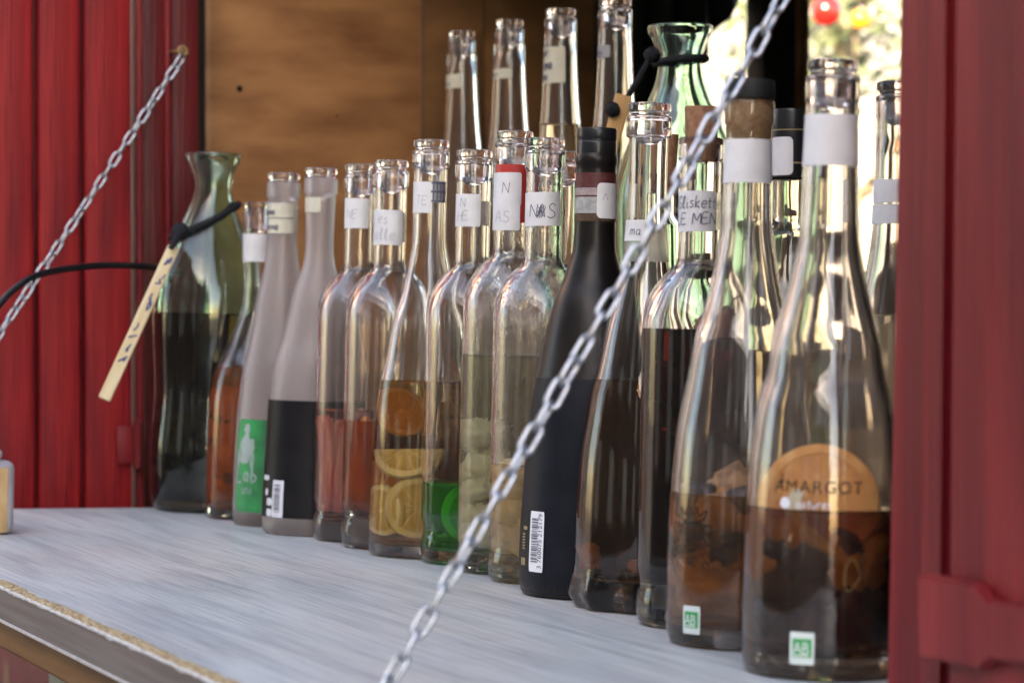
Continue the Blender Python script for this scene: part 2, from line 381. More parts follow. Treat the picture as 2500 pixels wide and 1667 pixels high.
# dark board that stands in for the gap's deep shade; jamb boards
def board_px(name, x0, x1, a, t, m, z0, z1, parent=None):
    p0 = lb(hit_a(x0, 400, a)); p1 = lb(hit_a(x1, 400, a)); return sbox(name, p0[0], p1[0], a, a + t, z0, z1, m, parent, bev=.002)
board_px('plank', 470, 520, A_W + .03, .015, M_DARKW, -.6, Z1 - .004, wall)
jamb = empty('door_jamb', Matrix.Translation(W(.72, 2.36, -.6)) @ LVL)
tag(jamb, 'dark red peeling door jamb between the red shutter and the plywood wall', 'door frame')
board_px('jamb_board', 352, 407, 2.372, .03, M_REDD, -.6, Z1 - .006, jamb)
board_px('jamb_stop', 404, 420, 2.366, .03, M_REDR, -.6, Z1 - .008, jamb)
board_px('jamb_board', 420, 486, 2.374, .03, M_REDD, -.6, Z1 - .006, jamb)
board_px('jamb_trim', 335, 351, 2.352, .03, M_REDR, -.6, Z1 - .007, jamb)

# left shutter: tongue-and-groove boards
shut = empty('shutter', Matrix.Translation(W(.6, 2.345, -.03)) @ LVL)
tag(shut, 'red tongue-and-groove shutter standing open behind the far chain', 'shutter')
AS = 2.345
xs = [-118, -14, 90, 203, 327]
for i in range(4):
    p0 = lb(hit_a(xs[i] + 5, 700, AS)); p1 = lb(hit_a(xs[i + 1] - 5, 700, AS))
    cb = (p0[0] + p1[0]) / 2; hw = (p1[0] - p0[0]) / 2
    bm = box_bm(-hw, hw, 0, .016, 0, .95, .0035, 3)
    bm_obj('plank', bm, M_RED, shut, shut.matrix_world.inverted() @ Matrix.Translation(W(cb, AS, -.028)) @ LVL, True, 40)
pb = lb(hit_a(-118, 700, AS)); pe = lb(hit_a(325, 700, AS))
sbox('backing', pb[0], pe[0], AS + .012, AS + .03, -.027, .91, M_REDD, shut)
# hinge knuckle on the shutter edge
p = hit_a(337, 1085, AS - .008)
bmh = bmesh.new(); bmesh.ops.create_cone(bmh, cap_ends=True, segments=14, radius1=.0055, radius2=.0055, depth=.045)
bmesh.ops.bevel(bmh, geom=[e for e in bmh.edges if abs(e.verts[0].co.z - e.verts[1].co.z) < 1e-6], offset=.0012, segments=2, affect='EDGES')
hg = bm_obj('hinge', bmh, M_REDD, shut, shut.matrix_world.inverted() @ Matrix.Translation(p), True, 35)
hp = box_bm(-.022, 0, -.003, 0, -.018, .018, .001)
bm_obj('hinge_leaf', hp, M_REDR, hg, Matrix.Translation((0, .004, 0)) @ LVL, True, 35)

# posts of the open back corner and the hanging tarpaulin
posts = empty('stud_post', Matrix.Translation(W(1.42, 2.45, GZ)) @ LVL)
tag(posts, 'dark stud post beside the bright gap at the back corner of the stall', 'post')
p0 = lb(hit_a(1864, 400, 2.45)); p1 = lb(hit_a(1963, 400, 2.45))
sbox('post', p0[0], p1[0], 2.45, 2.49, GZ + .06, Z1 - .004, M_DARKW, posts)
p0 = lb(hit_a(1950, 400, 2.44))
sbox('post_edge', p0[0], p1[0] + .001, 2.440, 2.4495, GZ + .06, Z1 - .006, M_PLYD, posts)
sbox('added_light_block', p1[0] - .27, p1[0] + .30, 2.455, 2.475, GZ + .06, .225, M_PLYD, posts)  # added panel, keeps bright outdoors from showing through the near bottles
# tarpaulin: gathered cloth with a slanting lower edge
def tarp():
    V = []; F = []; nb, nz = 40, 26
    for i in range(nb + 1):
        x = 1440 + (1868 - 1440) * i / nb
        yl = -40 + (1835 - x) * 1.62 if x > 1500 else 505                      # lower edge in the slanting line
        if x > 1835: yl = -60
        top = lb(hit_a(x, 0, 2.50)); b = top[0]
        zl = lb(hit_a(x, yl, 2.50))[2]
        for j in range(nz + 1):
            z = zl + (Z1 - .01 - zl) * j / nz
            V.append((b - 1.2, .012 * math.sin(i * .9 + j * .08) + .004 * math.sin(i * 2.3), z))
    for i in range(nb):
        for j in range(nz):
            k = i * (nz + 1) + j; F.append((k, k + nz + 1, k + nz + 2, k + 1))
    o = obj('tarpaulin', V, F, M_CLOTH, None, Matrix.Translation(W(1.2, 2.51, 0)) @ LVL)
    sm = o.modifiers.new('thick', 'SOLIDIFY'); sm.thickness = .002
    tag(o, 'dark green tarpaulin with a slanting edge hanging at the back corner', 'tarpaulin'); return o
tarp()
# outside tree, its trunk and two hanging baubles
def leaf_tree(x, y, Z, nleaf, spread, seed, label):
    rnd = random.Random(seed); c = CAMP + ray(x, y) * Z
    root = empty('garden_tree', Matrix.Translation(Vector((c.x, c.y, GZ)))); tag(root, label, 'tree', 'trees behind the stall')
    tp = bez([(0, 0, 0), (.04, .02, .8), (-.02, 0, 1.6), (.05, .03, 2.6)], 6)
    V, F = tube(tp, [.07 - .045 * i / (len(tp) - 1) for i in range(len(tp))], 9)
    obj('trunk', V, F, mat('pale_bark', (.20, .15, .09), (.32, .25, .16), rough=.9, scale=20, bump=.4), root)
    V = []; F = []
    for k in range(7):
        d = Vector((rnd.uniform(-1, 1), rnd.uniform(-1, 1), rnd.uniform(.0, .7))).normalized() * spread
        s = Vector((0, 0, rnd.uniform(1.3, 2.4))); v, f = tube(bez([s, s + d * .5 + Vector((0, 0, .1)), s + d], 4), [.02 - .0014 * i for i in range(9)], 6)
        o = len(V); V += v; F += [tuple(q + o for q in ff) for ff in f]
    obj('limb', V, F, MATS['pale_bark'], root)
    V = []; F = []; cl = [Vector((rnd.gauss(0, spread * .55), rnd.gauss(0, spread * .55), 2.0 + rnd.gauss(0, spread * .5))) for _ in range(26)]
    for k in range(nleaf):
        q = rnd.choice(cl) + Vector((rnd.gauss(0, .13), rnd.gauss(0, .13), rnd.gauss(0, .12)))
        u = Vector((rnd.gauss(0, 1), rnd.gauss(0, 1), rnd.gauss(0, .6))).normalized(); v = u.orthogonal().normalized(); l = rnd.uniform(.02, .04)
        o = len(V); V += [q - u * l, q + v * l * .4, q + u * l, q - v * l * .4]; F.append((o, o + 1, o + 2, o + 3))
    obj('crown', V, F, mat('tree_leaves', (.07, .09, .035), (.13, .15, .07), rough=.6, scale=9), root, smooth=False)['kind'] = 'stuff'
leaf_tree(2075, 120, 7.2, 2200, .55, 3, 'slim leafy tree in the sunlight beyond the narrow gap behind the stall')
M_BAUR = mat('red_lacquer', (.55, .015, .012), rough=.15, coat=.5); M_BAUO = mat('orange_lacquer', (.65, .24, .02), rough=.15, coat=.5)
for x, y, m, rr, lab in ((2018, 28, M_BAUR, .030, 'red hanging bauble in the gap behind the stall'), (2103, 48, M_BAUO, .021, 'orange hanging bauble in the gap behind the stall')):
    c = CAMP + ray(x, y) * 5.0; root = empty('hanging_bauble', Matrix.Translation(c)); tag(root, lab, 'bauble', 'baubles behind the stall')
    V, F = lathe([(0, -rr)] + [(rr * math.sin(t), -rr * math.cos(t)) for t in np.linspace(.2, 2.9, 18)] + [(0, rr)], 24); obj('ball', V, F, m, root)
    V, F = lathe([(0, rr * .95), (rr * .22, rr * .95), (rr * .2, rr * 1.15), (0, rr * 1.15)], 14); obj('cap', V, F, M_ZINC, root)
    V, F = tube([(0, 0, rr), (0, 0, rr + .9)], .0012, 6); obj('string', V, F, M_CORD, root)

# near right post and shutter leaf
post = empty('red_post', Matrix.Translation(W(.70, 1.03, -.4)) @ LVL); tag(post, 'dull red painted post at the near side of the opening', 'post')
def quad_prism(name, pxq, b, t, m, parent, bev=.002):
    """a board whose outer face lies in the plane b, its outline given as points on that plane"""
    P = [lb(hit_b(x, y, b)) for x, y in pxq]; n = len(P); V = [(b, a, z) for _, a, z in P] + [(b + t, a, z) for _, a, z in P]
    c = Vector(W(b, P[0][1], P[0][2])); Mi = (Matrix.Translation(c) @ LVL).inverted()
    V = [Mi @ W(*v) for v in V]
    bm = bmesh.new(); vs_ = [bm.verts.new(v) for v in V]; bm.faces.new(vs_[:n]); bm.faces.new(list(reversed(vs_[n:])))
    for i in range(n): bm.faces.new((vs_[i], vs_[n + i], vs_[n + (i + 1) % n], vs_[(i + 1) % n]))
    bmesh.ops.recalc_face_normals(bm, faces=bm.faces)
    if bev: bmesh.ops.bevel(bm, geom=bm.edges[:], offset=bev, segments=2, affect='EDGES')
    return bm_obj(name, bm, m, parent, parent.matrix_world.inverted() @ Matrix.Translation(c) @ LVL, True, 40)
quad_prism('post_board', [(2200, -350), (2149, 2200), (2290, 2200), (2330, -350)], .688, .05, M_REDR, post, .003)
leaf = empty('shutter', Matrix.Translation(W(.66, .9, -.4)) @ LVL); tag(leaf, 'red shutter leaf folded back beside the post, with a painted strap hinge', 'shutter')
quad_prism('plank', [(2262, -350), (2231, 2200), (2296, 2200), (2322, -350)], .672, .014, M_REDR, leaf, .003)
quad_prism('plank', [(2326, -350), (2300, 2200), (2520, 2200), (2530, -350)], .662, .022, M_REDR, leaf, .004)
quad_prism('plank', [(2536, -350), (2526, 2200), (2900, 2200), (2900, -350)], .662, .022, M_REDR, leaf, .004)
hs = quad_prism('strap_hinge', [(2236, 1398), (2240, 1604), (2300, 1616), (2388, 1636), (2418, 1612), (2640, 1640), (2640, 1496), (2412, 1464), (2384, 1426), (2300, 1408)], .655, .006, M_REDR, leaf, .0015)
for x, y in ((2312, 1506), (2393, 1540), (2470, 1548)):
    p = hit_b(x, y, .655); V, F = lathe([(0, .003), (.003, .0026), (.0052, .001), (.0056, -.001), (0, -.001)], 16)
    o = obj('bolt', V, F, mat('worn_bolt_head', (.10, .03, .03), (.26, .16, .15), rough=.5, scale=200), hs); o.matrix_world = Matrix.Translation(p) @ LVL @ Matrix.Rotation(R(-90), 4, 'Y')
    o.matrix_parent_inverse = Matrix.Identity(4); o.matrix_local = (leaf.matrix_world @ hs.matrix_local).inverted() @ Matrix.Translation(p) @ LVL @ Matrix.Rotation(R(-90), 4, 'Y')
kn = hit_b(2240, 1500, .652); V, F = lathe([(0, -.024), (.005, -.024), (.0056, -.022), (.0056, .022), (.005, .024), (0, .024)], 16)
o = obj('knuckle', V, F, mat('scraped_metal_highlight', (.16, .10, .10), (.34, .32, .31), rough=.6, scale=60), hs); o.matrix_local = (leaf.matrix_world @ hs.matrix_local).inverted() @ Matrix.Translation(kn)  # scraped metal, made paler to carry a whitish highlight

# ------------------------------------------------------------------ counter
def on_counter(x, y, h=0.0): return hit(x, y, CORG + NRM * h, NRM)
def cl(p): return CM.inverted() @ p                    # world -> counter local (x = b-PIV, y = a, z)
e0 = cl(on_counter(0, 1436)); e1 = cl(on_counter(563, 1667)); FB = (e0.x + e1.x) / 2   # front edge
far = cl(on_counter(200, 1240)).y
counter = empty('counter', CM @ Matrix.Translation((0, 1.6, 0))); tag(counter, 'grey wood-grain counter board with a chipped front edge, hung on two chains', 'counter')
Y0, Y1 = .62 - 1.6, far - 1.6; XB = .42
rnd = random.Random(5)
# laminate sheet with a torn front edge
N = 420; V = []; F = []
def jag(y): return .0105 + .003 * noise.noise((y * 14, 0, 0)) + .0022 * noise.noise((y * 70, 3, 0)) + .0012 * noise.noise((y * 260, 7, 0))
for i in range(N + 1):
    y = Y0 + (Y1 - Y0) * i / N; x = FB + jag(y)
    V += [(x, y, 0), (XB, y, 0), (x, y, -.0009), (XB, y, -.0009)]
for i in range(N):
    k = i * 4; F += [(k, k + 1, k + 5, k + 4), (k + 2, k + 6, k + 7, k + 3), (k, k + 4, k + 6, k + 2)]
F += [(0, 2, 3, 1), (N * 4, N * 4 + 1, N * 4 + 3, N * 4 + 2)]
obj('laminate_top', V, F, M_LAM, counter, smooth=False)
bm = box_bm(FB + .0012, XB - .001, Y0 + .001, Y1 - .001, -.0205, -.0013); bm_obj('particle_core', bm, M_CHIP, counter)
# torn chips left on the bare strip
V = []; F = []
for k in range(5200):
    y = rnd.uniform(Y0, Y1); x = FB + rnd.uniform(.0006, jag(y) + .0002); l = rnd.uniform(.0004, .0016); wd = rnd.uniform(.0002, .0006); h = rnd.uniform(.0001, .0006)
    t = rnd.gauss(0, .7); u = Vector((math.sin(t) * l, math.cos(t) * l, rnd.uniform(-.0003, .0003))); v = Vector((math.cos(t) * wd, -math.sin(t) * wd, 0)); c = Vector((x, y, -.0013))
    o = len(V); V += [c - u - v, c + u - v, c + u + v, c - u + v]; V += [q + Vector((0, 0, h)) for q in V[-4:]]
    F += [(o + 4, o + 5, o + 6, o + 7)] + [(o + i, o + (i + 1) % 4, o + 4 + (i + 1) % 4, o + 4 + i) for i in range(4)]
ch = obj('wood_chips', V, F, M_CHIP, counter, smooth=False); ch['kind'] = 'stuff'
# edge band with a torn white lip
V = []; F = []
for i in range(N + 1):
    y = Y0 + (Y1 - Y0) * i / N; zt = -.0016 + .0007 * noise.noise((y * 90, 1, 5)) + .0009 * max(0, noise.noise((y * 25, 4, 5)))
    V += [(FB, y, zt), (FB, y, -.0215), (FB + .0011, y, zt), (FB + .0011, y, -.0215)]
for i in range(N):
    k = i * 4; F += [(k, k + 4, k + 5, k + 1), (k + 2, k + 3, k + 7, k + 6), (k, k + 2, k + 6, k + 4), (k + 1, k + 5, k + 7, k + 3)]
obj('edge_band', V, F, M_EDGE, counter, smooth=False)
V = []; F = []
for i in range(N + 1):
    y = Y0 + (Y1 - Y0) * i / N; zt = -.0012 + .0005 * noise.noise((y * 110, 1, 9)); hgt = .0009 + .0014 * max(0, noise.noise((y * 45, 4, 2))) + .001 * max(0, noise.noise((y * 160, 4, 8)))
    V += [(FB - .0005, y, zt), (FB - .0006, y, zt - hgt), (FB + .0014, y, zt + .0004)]
for i in range(N):
    k = i * 3; F += [(k, k + 3, k + 4, k + 1), (k + 2, k + 5, k + 3, k)]
obj('torn_lip', V, F, M_CHIPW, counter, smooth=False)
bm = box_bm(FB - .0009, FB + .002, Y0, Y1, -.0232, -.0217); bm_obj('lower_lip', bm, M_CHIPW, counter)
bm = box_bm(FB + .008, FB + .05, Y0 + .02, Y1 - .02, -.045, -.0236, .002); bm_obj('front_beam', bm, M_BEAM, counter)
bm = box_bm(FB + .055, XB - .03, Y1 - .06, Y1 - .02, -.045, -.0236, .002); bm_obj('cross_beam', bm, M_BEAM, counter)
bm = box_bm(FB + .12, FB + .16, Y1 - .34, Y1 - .30, -1.02, -.0462, .002); bm_obj('leg', bm, mat('pale_leg_paint', (.45, .45, .38), (.55, .55, .47), rough=.7), counter)

# step shelf behind the first bottles
SHZ = .08
shelf = empty('step_shelf', Matrix.Translation(W(1.0, 1.75, SHZ)) @ LVL); tag(shelf, 'brown wooden step shelf behind the bottles on the counter', 'shelf')
M_SHELF = mat('shelf_wood', (.20, .12, .055), (.31, .20, .10), rough=.7, scale=12, stretch=(3, .3, 3), bump=.2)
sbox('shelf_board', .90, 1.16, .85, 2.36, SHZ - .018, SHZ, M_SHELF, shelf)
for a in (.90, 1.60, 2.32): sbox('shelf_support', .92, 1.10, a, a + .02, -.012, SHZ - .0185, M_SHELF, shelf)

# ------------------------------------------------------------------ bottles
class Bottle: pass
ZP = {'counter': (CORG, NRM, CROT), 'level': None}
def plan(xt, yt, yb, sil, rim_hw, base=None, H=None):
    """place a bottle: foot from the pixel of its front heel, height from its top; silhouette -> radii"""
    B = Bottle()
    if base is None:
        n, rot = NRM, CROT; xb = xt - 22; G = None
        rb = .036
        for _ in range(8):
            Fp = hit(xb, yb, CORG, n); v = Vector((Fp.x, Fp.y, 0)).normalized(); v = (v - n * v.dot(n)).normalized(); G = Fp + v * rb
            gx, gy, gz = proj(G); h = .3
            for _ in range(12):
                tx, ty, tz = proj(G + n * h); h += (ty - yt) * tz / FPX
            tx, ty, tz = proj(G + n * h); xb += (xt - tx)
            bl = sil[-1] if sil else None
            if bl: rb = max(.02, (proj(G)[0] - bl[0]) * gz / FPX * .92)
        B.H = h
    else:
        G, n, rot = base, Vector((0, 0, 1)), LVL; B.H = H
    B.G, B.n, B.rot = G, n, rot; B.M = Matrix.Translation(G) @ rot
    c = B.M.inverted() @ CAMP; B.tc = math.atan2(c.y, c.x)
    def h_of_y(y):
        h = .15
        for _ in range(12):
            _, py, pz = proj(G + n * h); h += (py - y) * pz / FPX
        return h
    B.h_of_y = h_of_y
    B.axis = lambda h: proj(G + n * h)
    prof = []
    for x, y in sil:
        h = h_of_y(y); ax, _, z = proj(G + n * h); prof.append((h, (ax - x) * z / FPX))
    B.prof = sorted(prof); B.rr = rim_hw * proj(G + n * B.H)[2] / FPX
    return B
def finish(B, body, wall=.003, base_t=.009, glassm=None, mod=None, root_name='bottle', bore=None, seg=60, punt=.006, flare=False):
    """outer profile `body` = [(h, r)] bottom to lip -> closed glass mesh; returns root"""
    B.root = empty(root_name, B.M)
    body = sorted(body); B.body = body
    hs = [b_[0] for b_ in body]; rs = [b_[1] for b_ in body]
    B.r = lambda h: float(np.interp(h, hs, rs))
    rb = rs[0]
    out = [(0, punt * .5), (rb * .35, punt * .45), (rb * .7, punt * .15), (rb * .86, 0.0), (rb * .95, .0003)] + [(r, max(h, .0012)) for h, r in body]
    htop = hs[-1]
    inner = []
    bore = bore or (min(rs[-6:]) - wall * .8)
    B.bore = bore
    hh = np.linspace(htop - .0006, base_t + .006, 60)
    for h in hh:
        r = min(B.r(h), B.r(max(h - .004, 0)), B.r(h + .004)) - wall
        if h > htop - .03 and not flare: r = min(r, bore)
        inner.append((max(r, .004), h))
    B.inner_pts = [(h, r) for r, h in inner][::-1]
    ih = [p[0] for p in B.inner_pts]; ir = [p[1] for p in B.inner_pts]
    B.inner = lambda h: float(np.interp(h, ih, ir))
    rin = inner[-1][0]; B.base_t = base_t
    inner += [(rin * .96, base_t + .003), (rin * .85, base_t + .001), (rin * .5, base_t + .001), (0, base_t + .003)]
    V, F = lathe(out + inner, seg, mod)
    # lathe() winds for an upward profile; check orientation below through normals recalculation
    me = bpy.data.meshes.new('glass'); me.from_pydata(V, [], F); me.update()
    bm = bmesh.new(); bm.from_mesh(me); bmesh.ops.recalc_face_normals(bm, faces=bm.faces); bm.to_mesh(me); bm.free()
    B.glass = obj_me('glass', me, glassm, B.root, None, True, 50)
    return B.root
def smooth_body(B, n=46, top_h=None):
    """resample the measured silhouette"""
    hs = [p[0] for p in B.prof]; rs = [p[1] for p in B.prof]
    q = np.linspace(hs[0], hs[-1], n); return [(float(h), float(r)) for h, r in zip(q, pchip(hs, rs, q))]
def lip_stopper(B, hn, rn):
    """collar + lip of a bottle closed by a glass stopper"""
    H, rr = B.H, B.rr
    return [(H - .0222, rn), (H - .0212, rr * 1.03), (H - .0205, rr * 1.045), (H - .0098, rr * 1.045), (H - .0088, rr * 1.03), (H - .0082, rr * .97), (H - .0080, rr * .90)]
def stopper(B, m=None):
    H, rr = B.H, B.rr; bo = B.bore - .0004
    pr = [(0, H - .026), (bo * .55, H - .0255), (bo * .85, H - .0235), (bo, H - .020), (bo, H - .0079), (rr * .86, H - .0076), (rr * .90, H - .0058), (rr * .985, H - .0052), (rr, H - .0042), (rr, H - .0014), (rr * .97, H - .0004), (rr * .9, H), (0, H - .0003)]
    V, F = lathe(pr, 48); return obj('stopper', V, F, m or G_STOP, B.root, None, True, 50)
def liquid(B, y=None, h=None, m=None, h0=None):
    hl = h if h is not None else B.h_of_y(y); hl = min(hl, B.H - .03)
    h0 = B.base_t + .0006 if h0 is None else h0
    pr = [(0, B.base_t + .0026), (B.inner(B.base_t + .006) * .5, B.base_t + .0006), (B.inner(B.base_t + .006) * .86, B.base_t + .0006), (B.inner(B.base_t + .006) * .97 + .0002, B.base_t + .0026)]
    for q in np.linspace(B.base_t + .006, hl - .0012, 34): pr.append((B.inner(q) + .0005, q))
    ri = B.inner(hl); pr += [(ri + .0004, hl + .0008), (ri - .0006, hl + .0002), (ri - .0025, hl - .0006), (0, hl - .0006)]
    V, F = lathe(pr, 56, getattr(B, 'mod', None)); me = bpy.data.meshes.new('liquid'); me.from_pydata(V, [], F)
    bm = bmesh.new(); bm.from_mesh(me); bmesh.ops.recalc_face_normals(bm, faces=bm.faces); bm.to_mesh(me); bm.free()
    B.level = hl
    return obj_me('liquid', me, m, B.root, None, True, 55)
def th_of(B, x, h, r):
    ax, _, z = B.axis(h); s = (x - ax) * z / FPX / r
    return B.tc + math.asin(max(-1, min(1, s)))
class Lab: pass
def patch(B, x0, x1, y0, y1, m, name='label', off=.0004, corner=.0015, wrapL=0, wrapR=0, parent=None, slope=0.0, thick=0, nu=22, nv=10):
    """paper patch following the glass between two pixel columns and rows"""
    h1, h0 = B.h_of_y(y0), B.h_of_y(y1); hm = (h0 + h1) / 2; rm = B.r(hm)
    t0 = th_of(B, x0, hm, rm) - R(wrapL); t1 = th_of(B, x1, hm, rm) + R(wrapR)
    L = Lab(); L.B, L.t0, L.t1, L.h0, L.h1, L.off = B, t0, t1, h0, h1, off; L.w = (t1 - t0) * rm; L.h = h1 - h0
    def pos(u, v, o=off):                              # metres from lower-left corner
        h = h0 + v + slope * u; t = t0 + u / rm; r = B.r(h) + o; return (r * math.cos(t), r * math.sin(t), h)
    L.pos = pos
    V = []; F = []
    for j in range(nv + 1):
        v = L.h * j / nv
        cut = 0
        for i in range(nu + 1):
            u = L.w * i / nu
            # rounded corners
            uu, vv = u, v; c = min(corner, L.w / 3, L.h / 3)
            dx = c - u if u < c else (u - (L.w - c) if u > L.w - c else 0); dy = c - v if v < c else (v - (L.h - c) if v > L.h - c else 0)
            if dx > 0 and dy > 0 and math.hypot(dx, dy) > c:
                k = c / math.hypot(dx, dy); uu = (c - dx * k) if u < c else (L.w - c + dx * k); vv = (c - dy * k) if v < c else (L.h - c + dy * k)
            V.append(pos(uu, vv))
    for j in range(nv):
        for i in range(nu):
            k = j * (nu + 1) + i; F.append((k, k + 1, k + nu + 2, k + nu + 1))
    L.o = obj(name, V, F, m, parent or B.root, None, True)
    if thick:
        s = L.o.modifiers.new('thickness', 'SOLIDIFY'); s.thickness = thick; s.offset = 1
    return L
# little stroke alphabet for handwriting (unit square)
ST = {'N': [[(0, 0), (.02, 1)], [(.02, 1), (.6, 0)], [(.6, 0), (.62, 1)]], 'H': [[(0, 0), (0, 1)], [(.55, 0), (.55, 1)], [(0, .5), (.55, .52)]],
      'E': [[(.5, 1), (0, .96), (0, 0), (.55, .02)], [(0, .5), (.42, .52)]], 'A': [[(0, 0), (.3, 1), (.6, 0)], [(.12, .38), (.5, .38)]],
      'S': [[(.5, .85), (.3, 1), (.08, .85), (.15, .6), (.45, .42), (.5, .15), (.25, 0), (0, .12)]], 'L': [[(0, 1), (0, 0), (.5, 0)]],
      'M': [[(0, 0), (.05, 1), (.35, .35), (.65, 1), (.72, 0)]], 'T': [[(0, 1), (.6, 1)], [(.3, 1), (.3, 0)]], 'U': [[(0, 1), (.02, .2), (.25, 0), (.5, .2), (.52, 1)]],
      'e': [[(.05, .3), (.42, .34), (.36, .55), (.18, .56), (.04, .3), (.16, .02), (.42, .1)]], 'l': [[(.05, .05), (.22, .9), (.12, .98), (.06, .5), (.14, .03), (.28, .06)]],
      's': [[(.34, .5), (.15, .56), (.1, .4), (.32, .2), (.22, .02), (.02, .06)]], 'i': [[(.1, .5), (.1, .05), (.2, .02)], [(.1, .72), (.11, .76)]],
      't': [[(.15, .85), (.15, .06), (.3, .03)], [(0, .55), (.32, .57)]], 'k': [[(.05, 1), (.05, 0)], [(.35, .55), (.07, .28), (.38, .02)]], 'n': [[(0, 0), (.03, .5)], [(.03, .4), (.2, .54), (.32, .4), (.34, 0)]],
      'a': [[(.36, .5), (.14, .52), (.02, .25), (.15, .02), (.34, .2), (.37, .5), (.38, .03), (.46, .02)]], 'r': [[(.02, 0), (.04, .5)], [(.04, .36), (.2, .54), (.3, .5)]],
      'm': [[(0, 0), (.02, .5)], [(.02, .4), (.15, .54), (.24, .4), (.25, 0)], [(.25, .4), (.38, .54), (.48, .4), (.5, 0)]], 'G': [[(.5, .85), (.25, 1), (.02, .55), (.22, 0), (.5, .15), (.5, .42), (.3, .42)]],
      'u': [[(0, .5), (.04, .12), (.2, .02), (.34, .2), (.36, .5), (.38, .03)]],
      '^': [[(0, 0), (.25, .8), (.55, .1)]], 'b': [[(.05, 1), (.05, .05), (.3, .05), (.36, .35), (.07, .5)]], 'y': [[(.02, .5), (.14, .1)], [(.36, .52), (.1, -.4)]],
      '#': [[(0, 0), (.5, 1)], [(.05, .9), (.55, .1)], [(.1, .1), (.3, 1), (.35, 0), (.6, .9)], [(0, .5), (.6, .6)], [(.2, 0), (.25, 1)]]}
def ribbon(paths, pos, wd, o):
    V = []; F = []
    for P in paths:
        P = [Vector((p[0], p[1], 0)) for p in P]
        if len(P) > 2: P = bez(P, 4)
        for i, p in enumerate(P):
            d = (P[min(i + 1, len(P) - 1)] - P[max(i - 1, 0)]).normalized(); n = Vector((-d.y, d.x, 0)) * wd / 2
            V += [pos(*(p + n)[:2], o), pos(*(p - n)[:2], o)]
            if i: k = len(V); F.append((k - 4, k - 3, k - 1, k - 2))
    return V, F
def write(L, text, u, v, size, m=None, wd=.0005, slant=.08, name='handwriting', sp=.78):
    paths = []; x = u
    for c in text:
        if c == ' ': x += size * .5; continue
        wmax = 0
        for s in ST[c]:
            paths.append([(x + size * (px + slant * py), v + size * (py + .04 * math.sin(17 * x * 100))) for px, py in s]); wmax = max(wmax, max(p[0] for p in s))
        x += size * (wmax + .22 * sp)
    V, F = ribbon(paths, L.pos, wd, L.off + .00035)
    return obj(name, V, F, m or M_INK, L.o)
def print_text(L, text, u, v, size, m, vertical=False, font_w=1.0, name='lettering', o=.00035, spacing=1.0):
    """printed characters from a text curve laid onto the patch"""
    cu = bpy.data.curves.new('txt', 'FONT'); cu.body = text; cu.size = size; cu.space_character = spacing; cu.resolution_u = 3
    t = bpy.data.objects.new('txt', cu); COL.objects.link(t); bpy.context.view_layer.update()
    me = bpy.data.meshes.new_from_object(t.evaluated_get(bpy.context.evaluated_depsgraph_get()))
    bpy.data.objects.remove(t); bpy.data.curves.remove(cu)
    for vv in me.vertices:
        x, y = vv.co.x * font_w, vv.co.y
        if vertical: x, y = -y, x
        vv.co = L.pos(u + x, v + y, L.off + o)
    me.materials.clear(); return obj_me(name, me, m, L.o, None, False)
def rects(L, rs, m, name, o=.00035):
    V = []; F = []
    for u0, v0, u1, v1 in rs:
        k = len(V); n = 4
        for i in range(n + 1): V += [L.pos(u0 + (u1 - u0) * i / n, v0, L.off + o), L.pos(u0 + (u1 - u0) * i / n, v1, L.off + o)]
        F += [(k + 2 * i, k + 2 * i + 2, k + 2 * i + 3, k + 2 * i + 1) for i in range(n)]
    return obj(name, V, F, m, L.o, None, False)

# ---- fruit
def chunk_mesh(name, seed, size, m, kind='block'):
    rnd = random.Random(seed); bm = bmesh.new()
    if kind == 'block':
        bmesh.ops.create_cube(bm, size=1); s = (1.0, rnd.uniform(.55, .8), rnd.uniform(.8, 1.25))
        for v in bm.verts: v.co = Vector((v.co.x * s[0] * rnd.uniform(.65, 1.1), v.co.y * s[1] * rnd.uniform(.7, 1.1), v.co.z * s[2] * rnd.uniform(.8, 1.1))) * size
        bmesh.ops.bevel(bm, geom=bm.edges[:], offset=size * .13, segments=2, affect='EDGES')
    elif kind == 'stick':
        bmesh.ops.create_cube(bm, size=1)
        for v in bm.verts: v.co = Vector((v.co.x * .55 * rnd.uniform(.7, 1.1), v.co.y * .45, v.co.z * 3.2)) * size
        bmesh.ops.subdivide_edges(bm, edges=[e for e in bm.edges if abs(e.verts[0].co.z - e.verts[1].co.z) > size], cuts=3)
        for v in bm.verts: v.co.x += size * .18 * math.sin(v.co.z / size * 1.1 + seed)
        bmesh.ops.bevel(bm, geom=bm.edges[:], offset=size * .1, segments=2, affect='EDGES')
    else:
        bmesh.ops.create_icosphere(bm, subdivisions=3, radius=size * .6)
        for v in bm.verts:
            q_ = v.co * (2.0 / size) + Vector((seed, 0, 0)); k = 1 + (.42 if kind == 'berry' else .26) * noise.noise(q_) + .14 * noise.noise(q_ * 2.7)
            if kind == 'drupe': k += .10 * abs(math.sin(v.co.x * 900 + seed) * math.sin(v.co.y * 900) * math.sin(v.co.z * 900)) * 2
            v.co *= k
    me = bpy.data.meshes.new(name); bm.to_mesh(me); bm.free(); me.materials.append(m)
    me.polygons.foreach_set('use_smooth', [True] * len(me.polygons)); return me
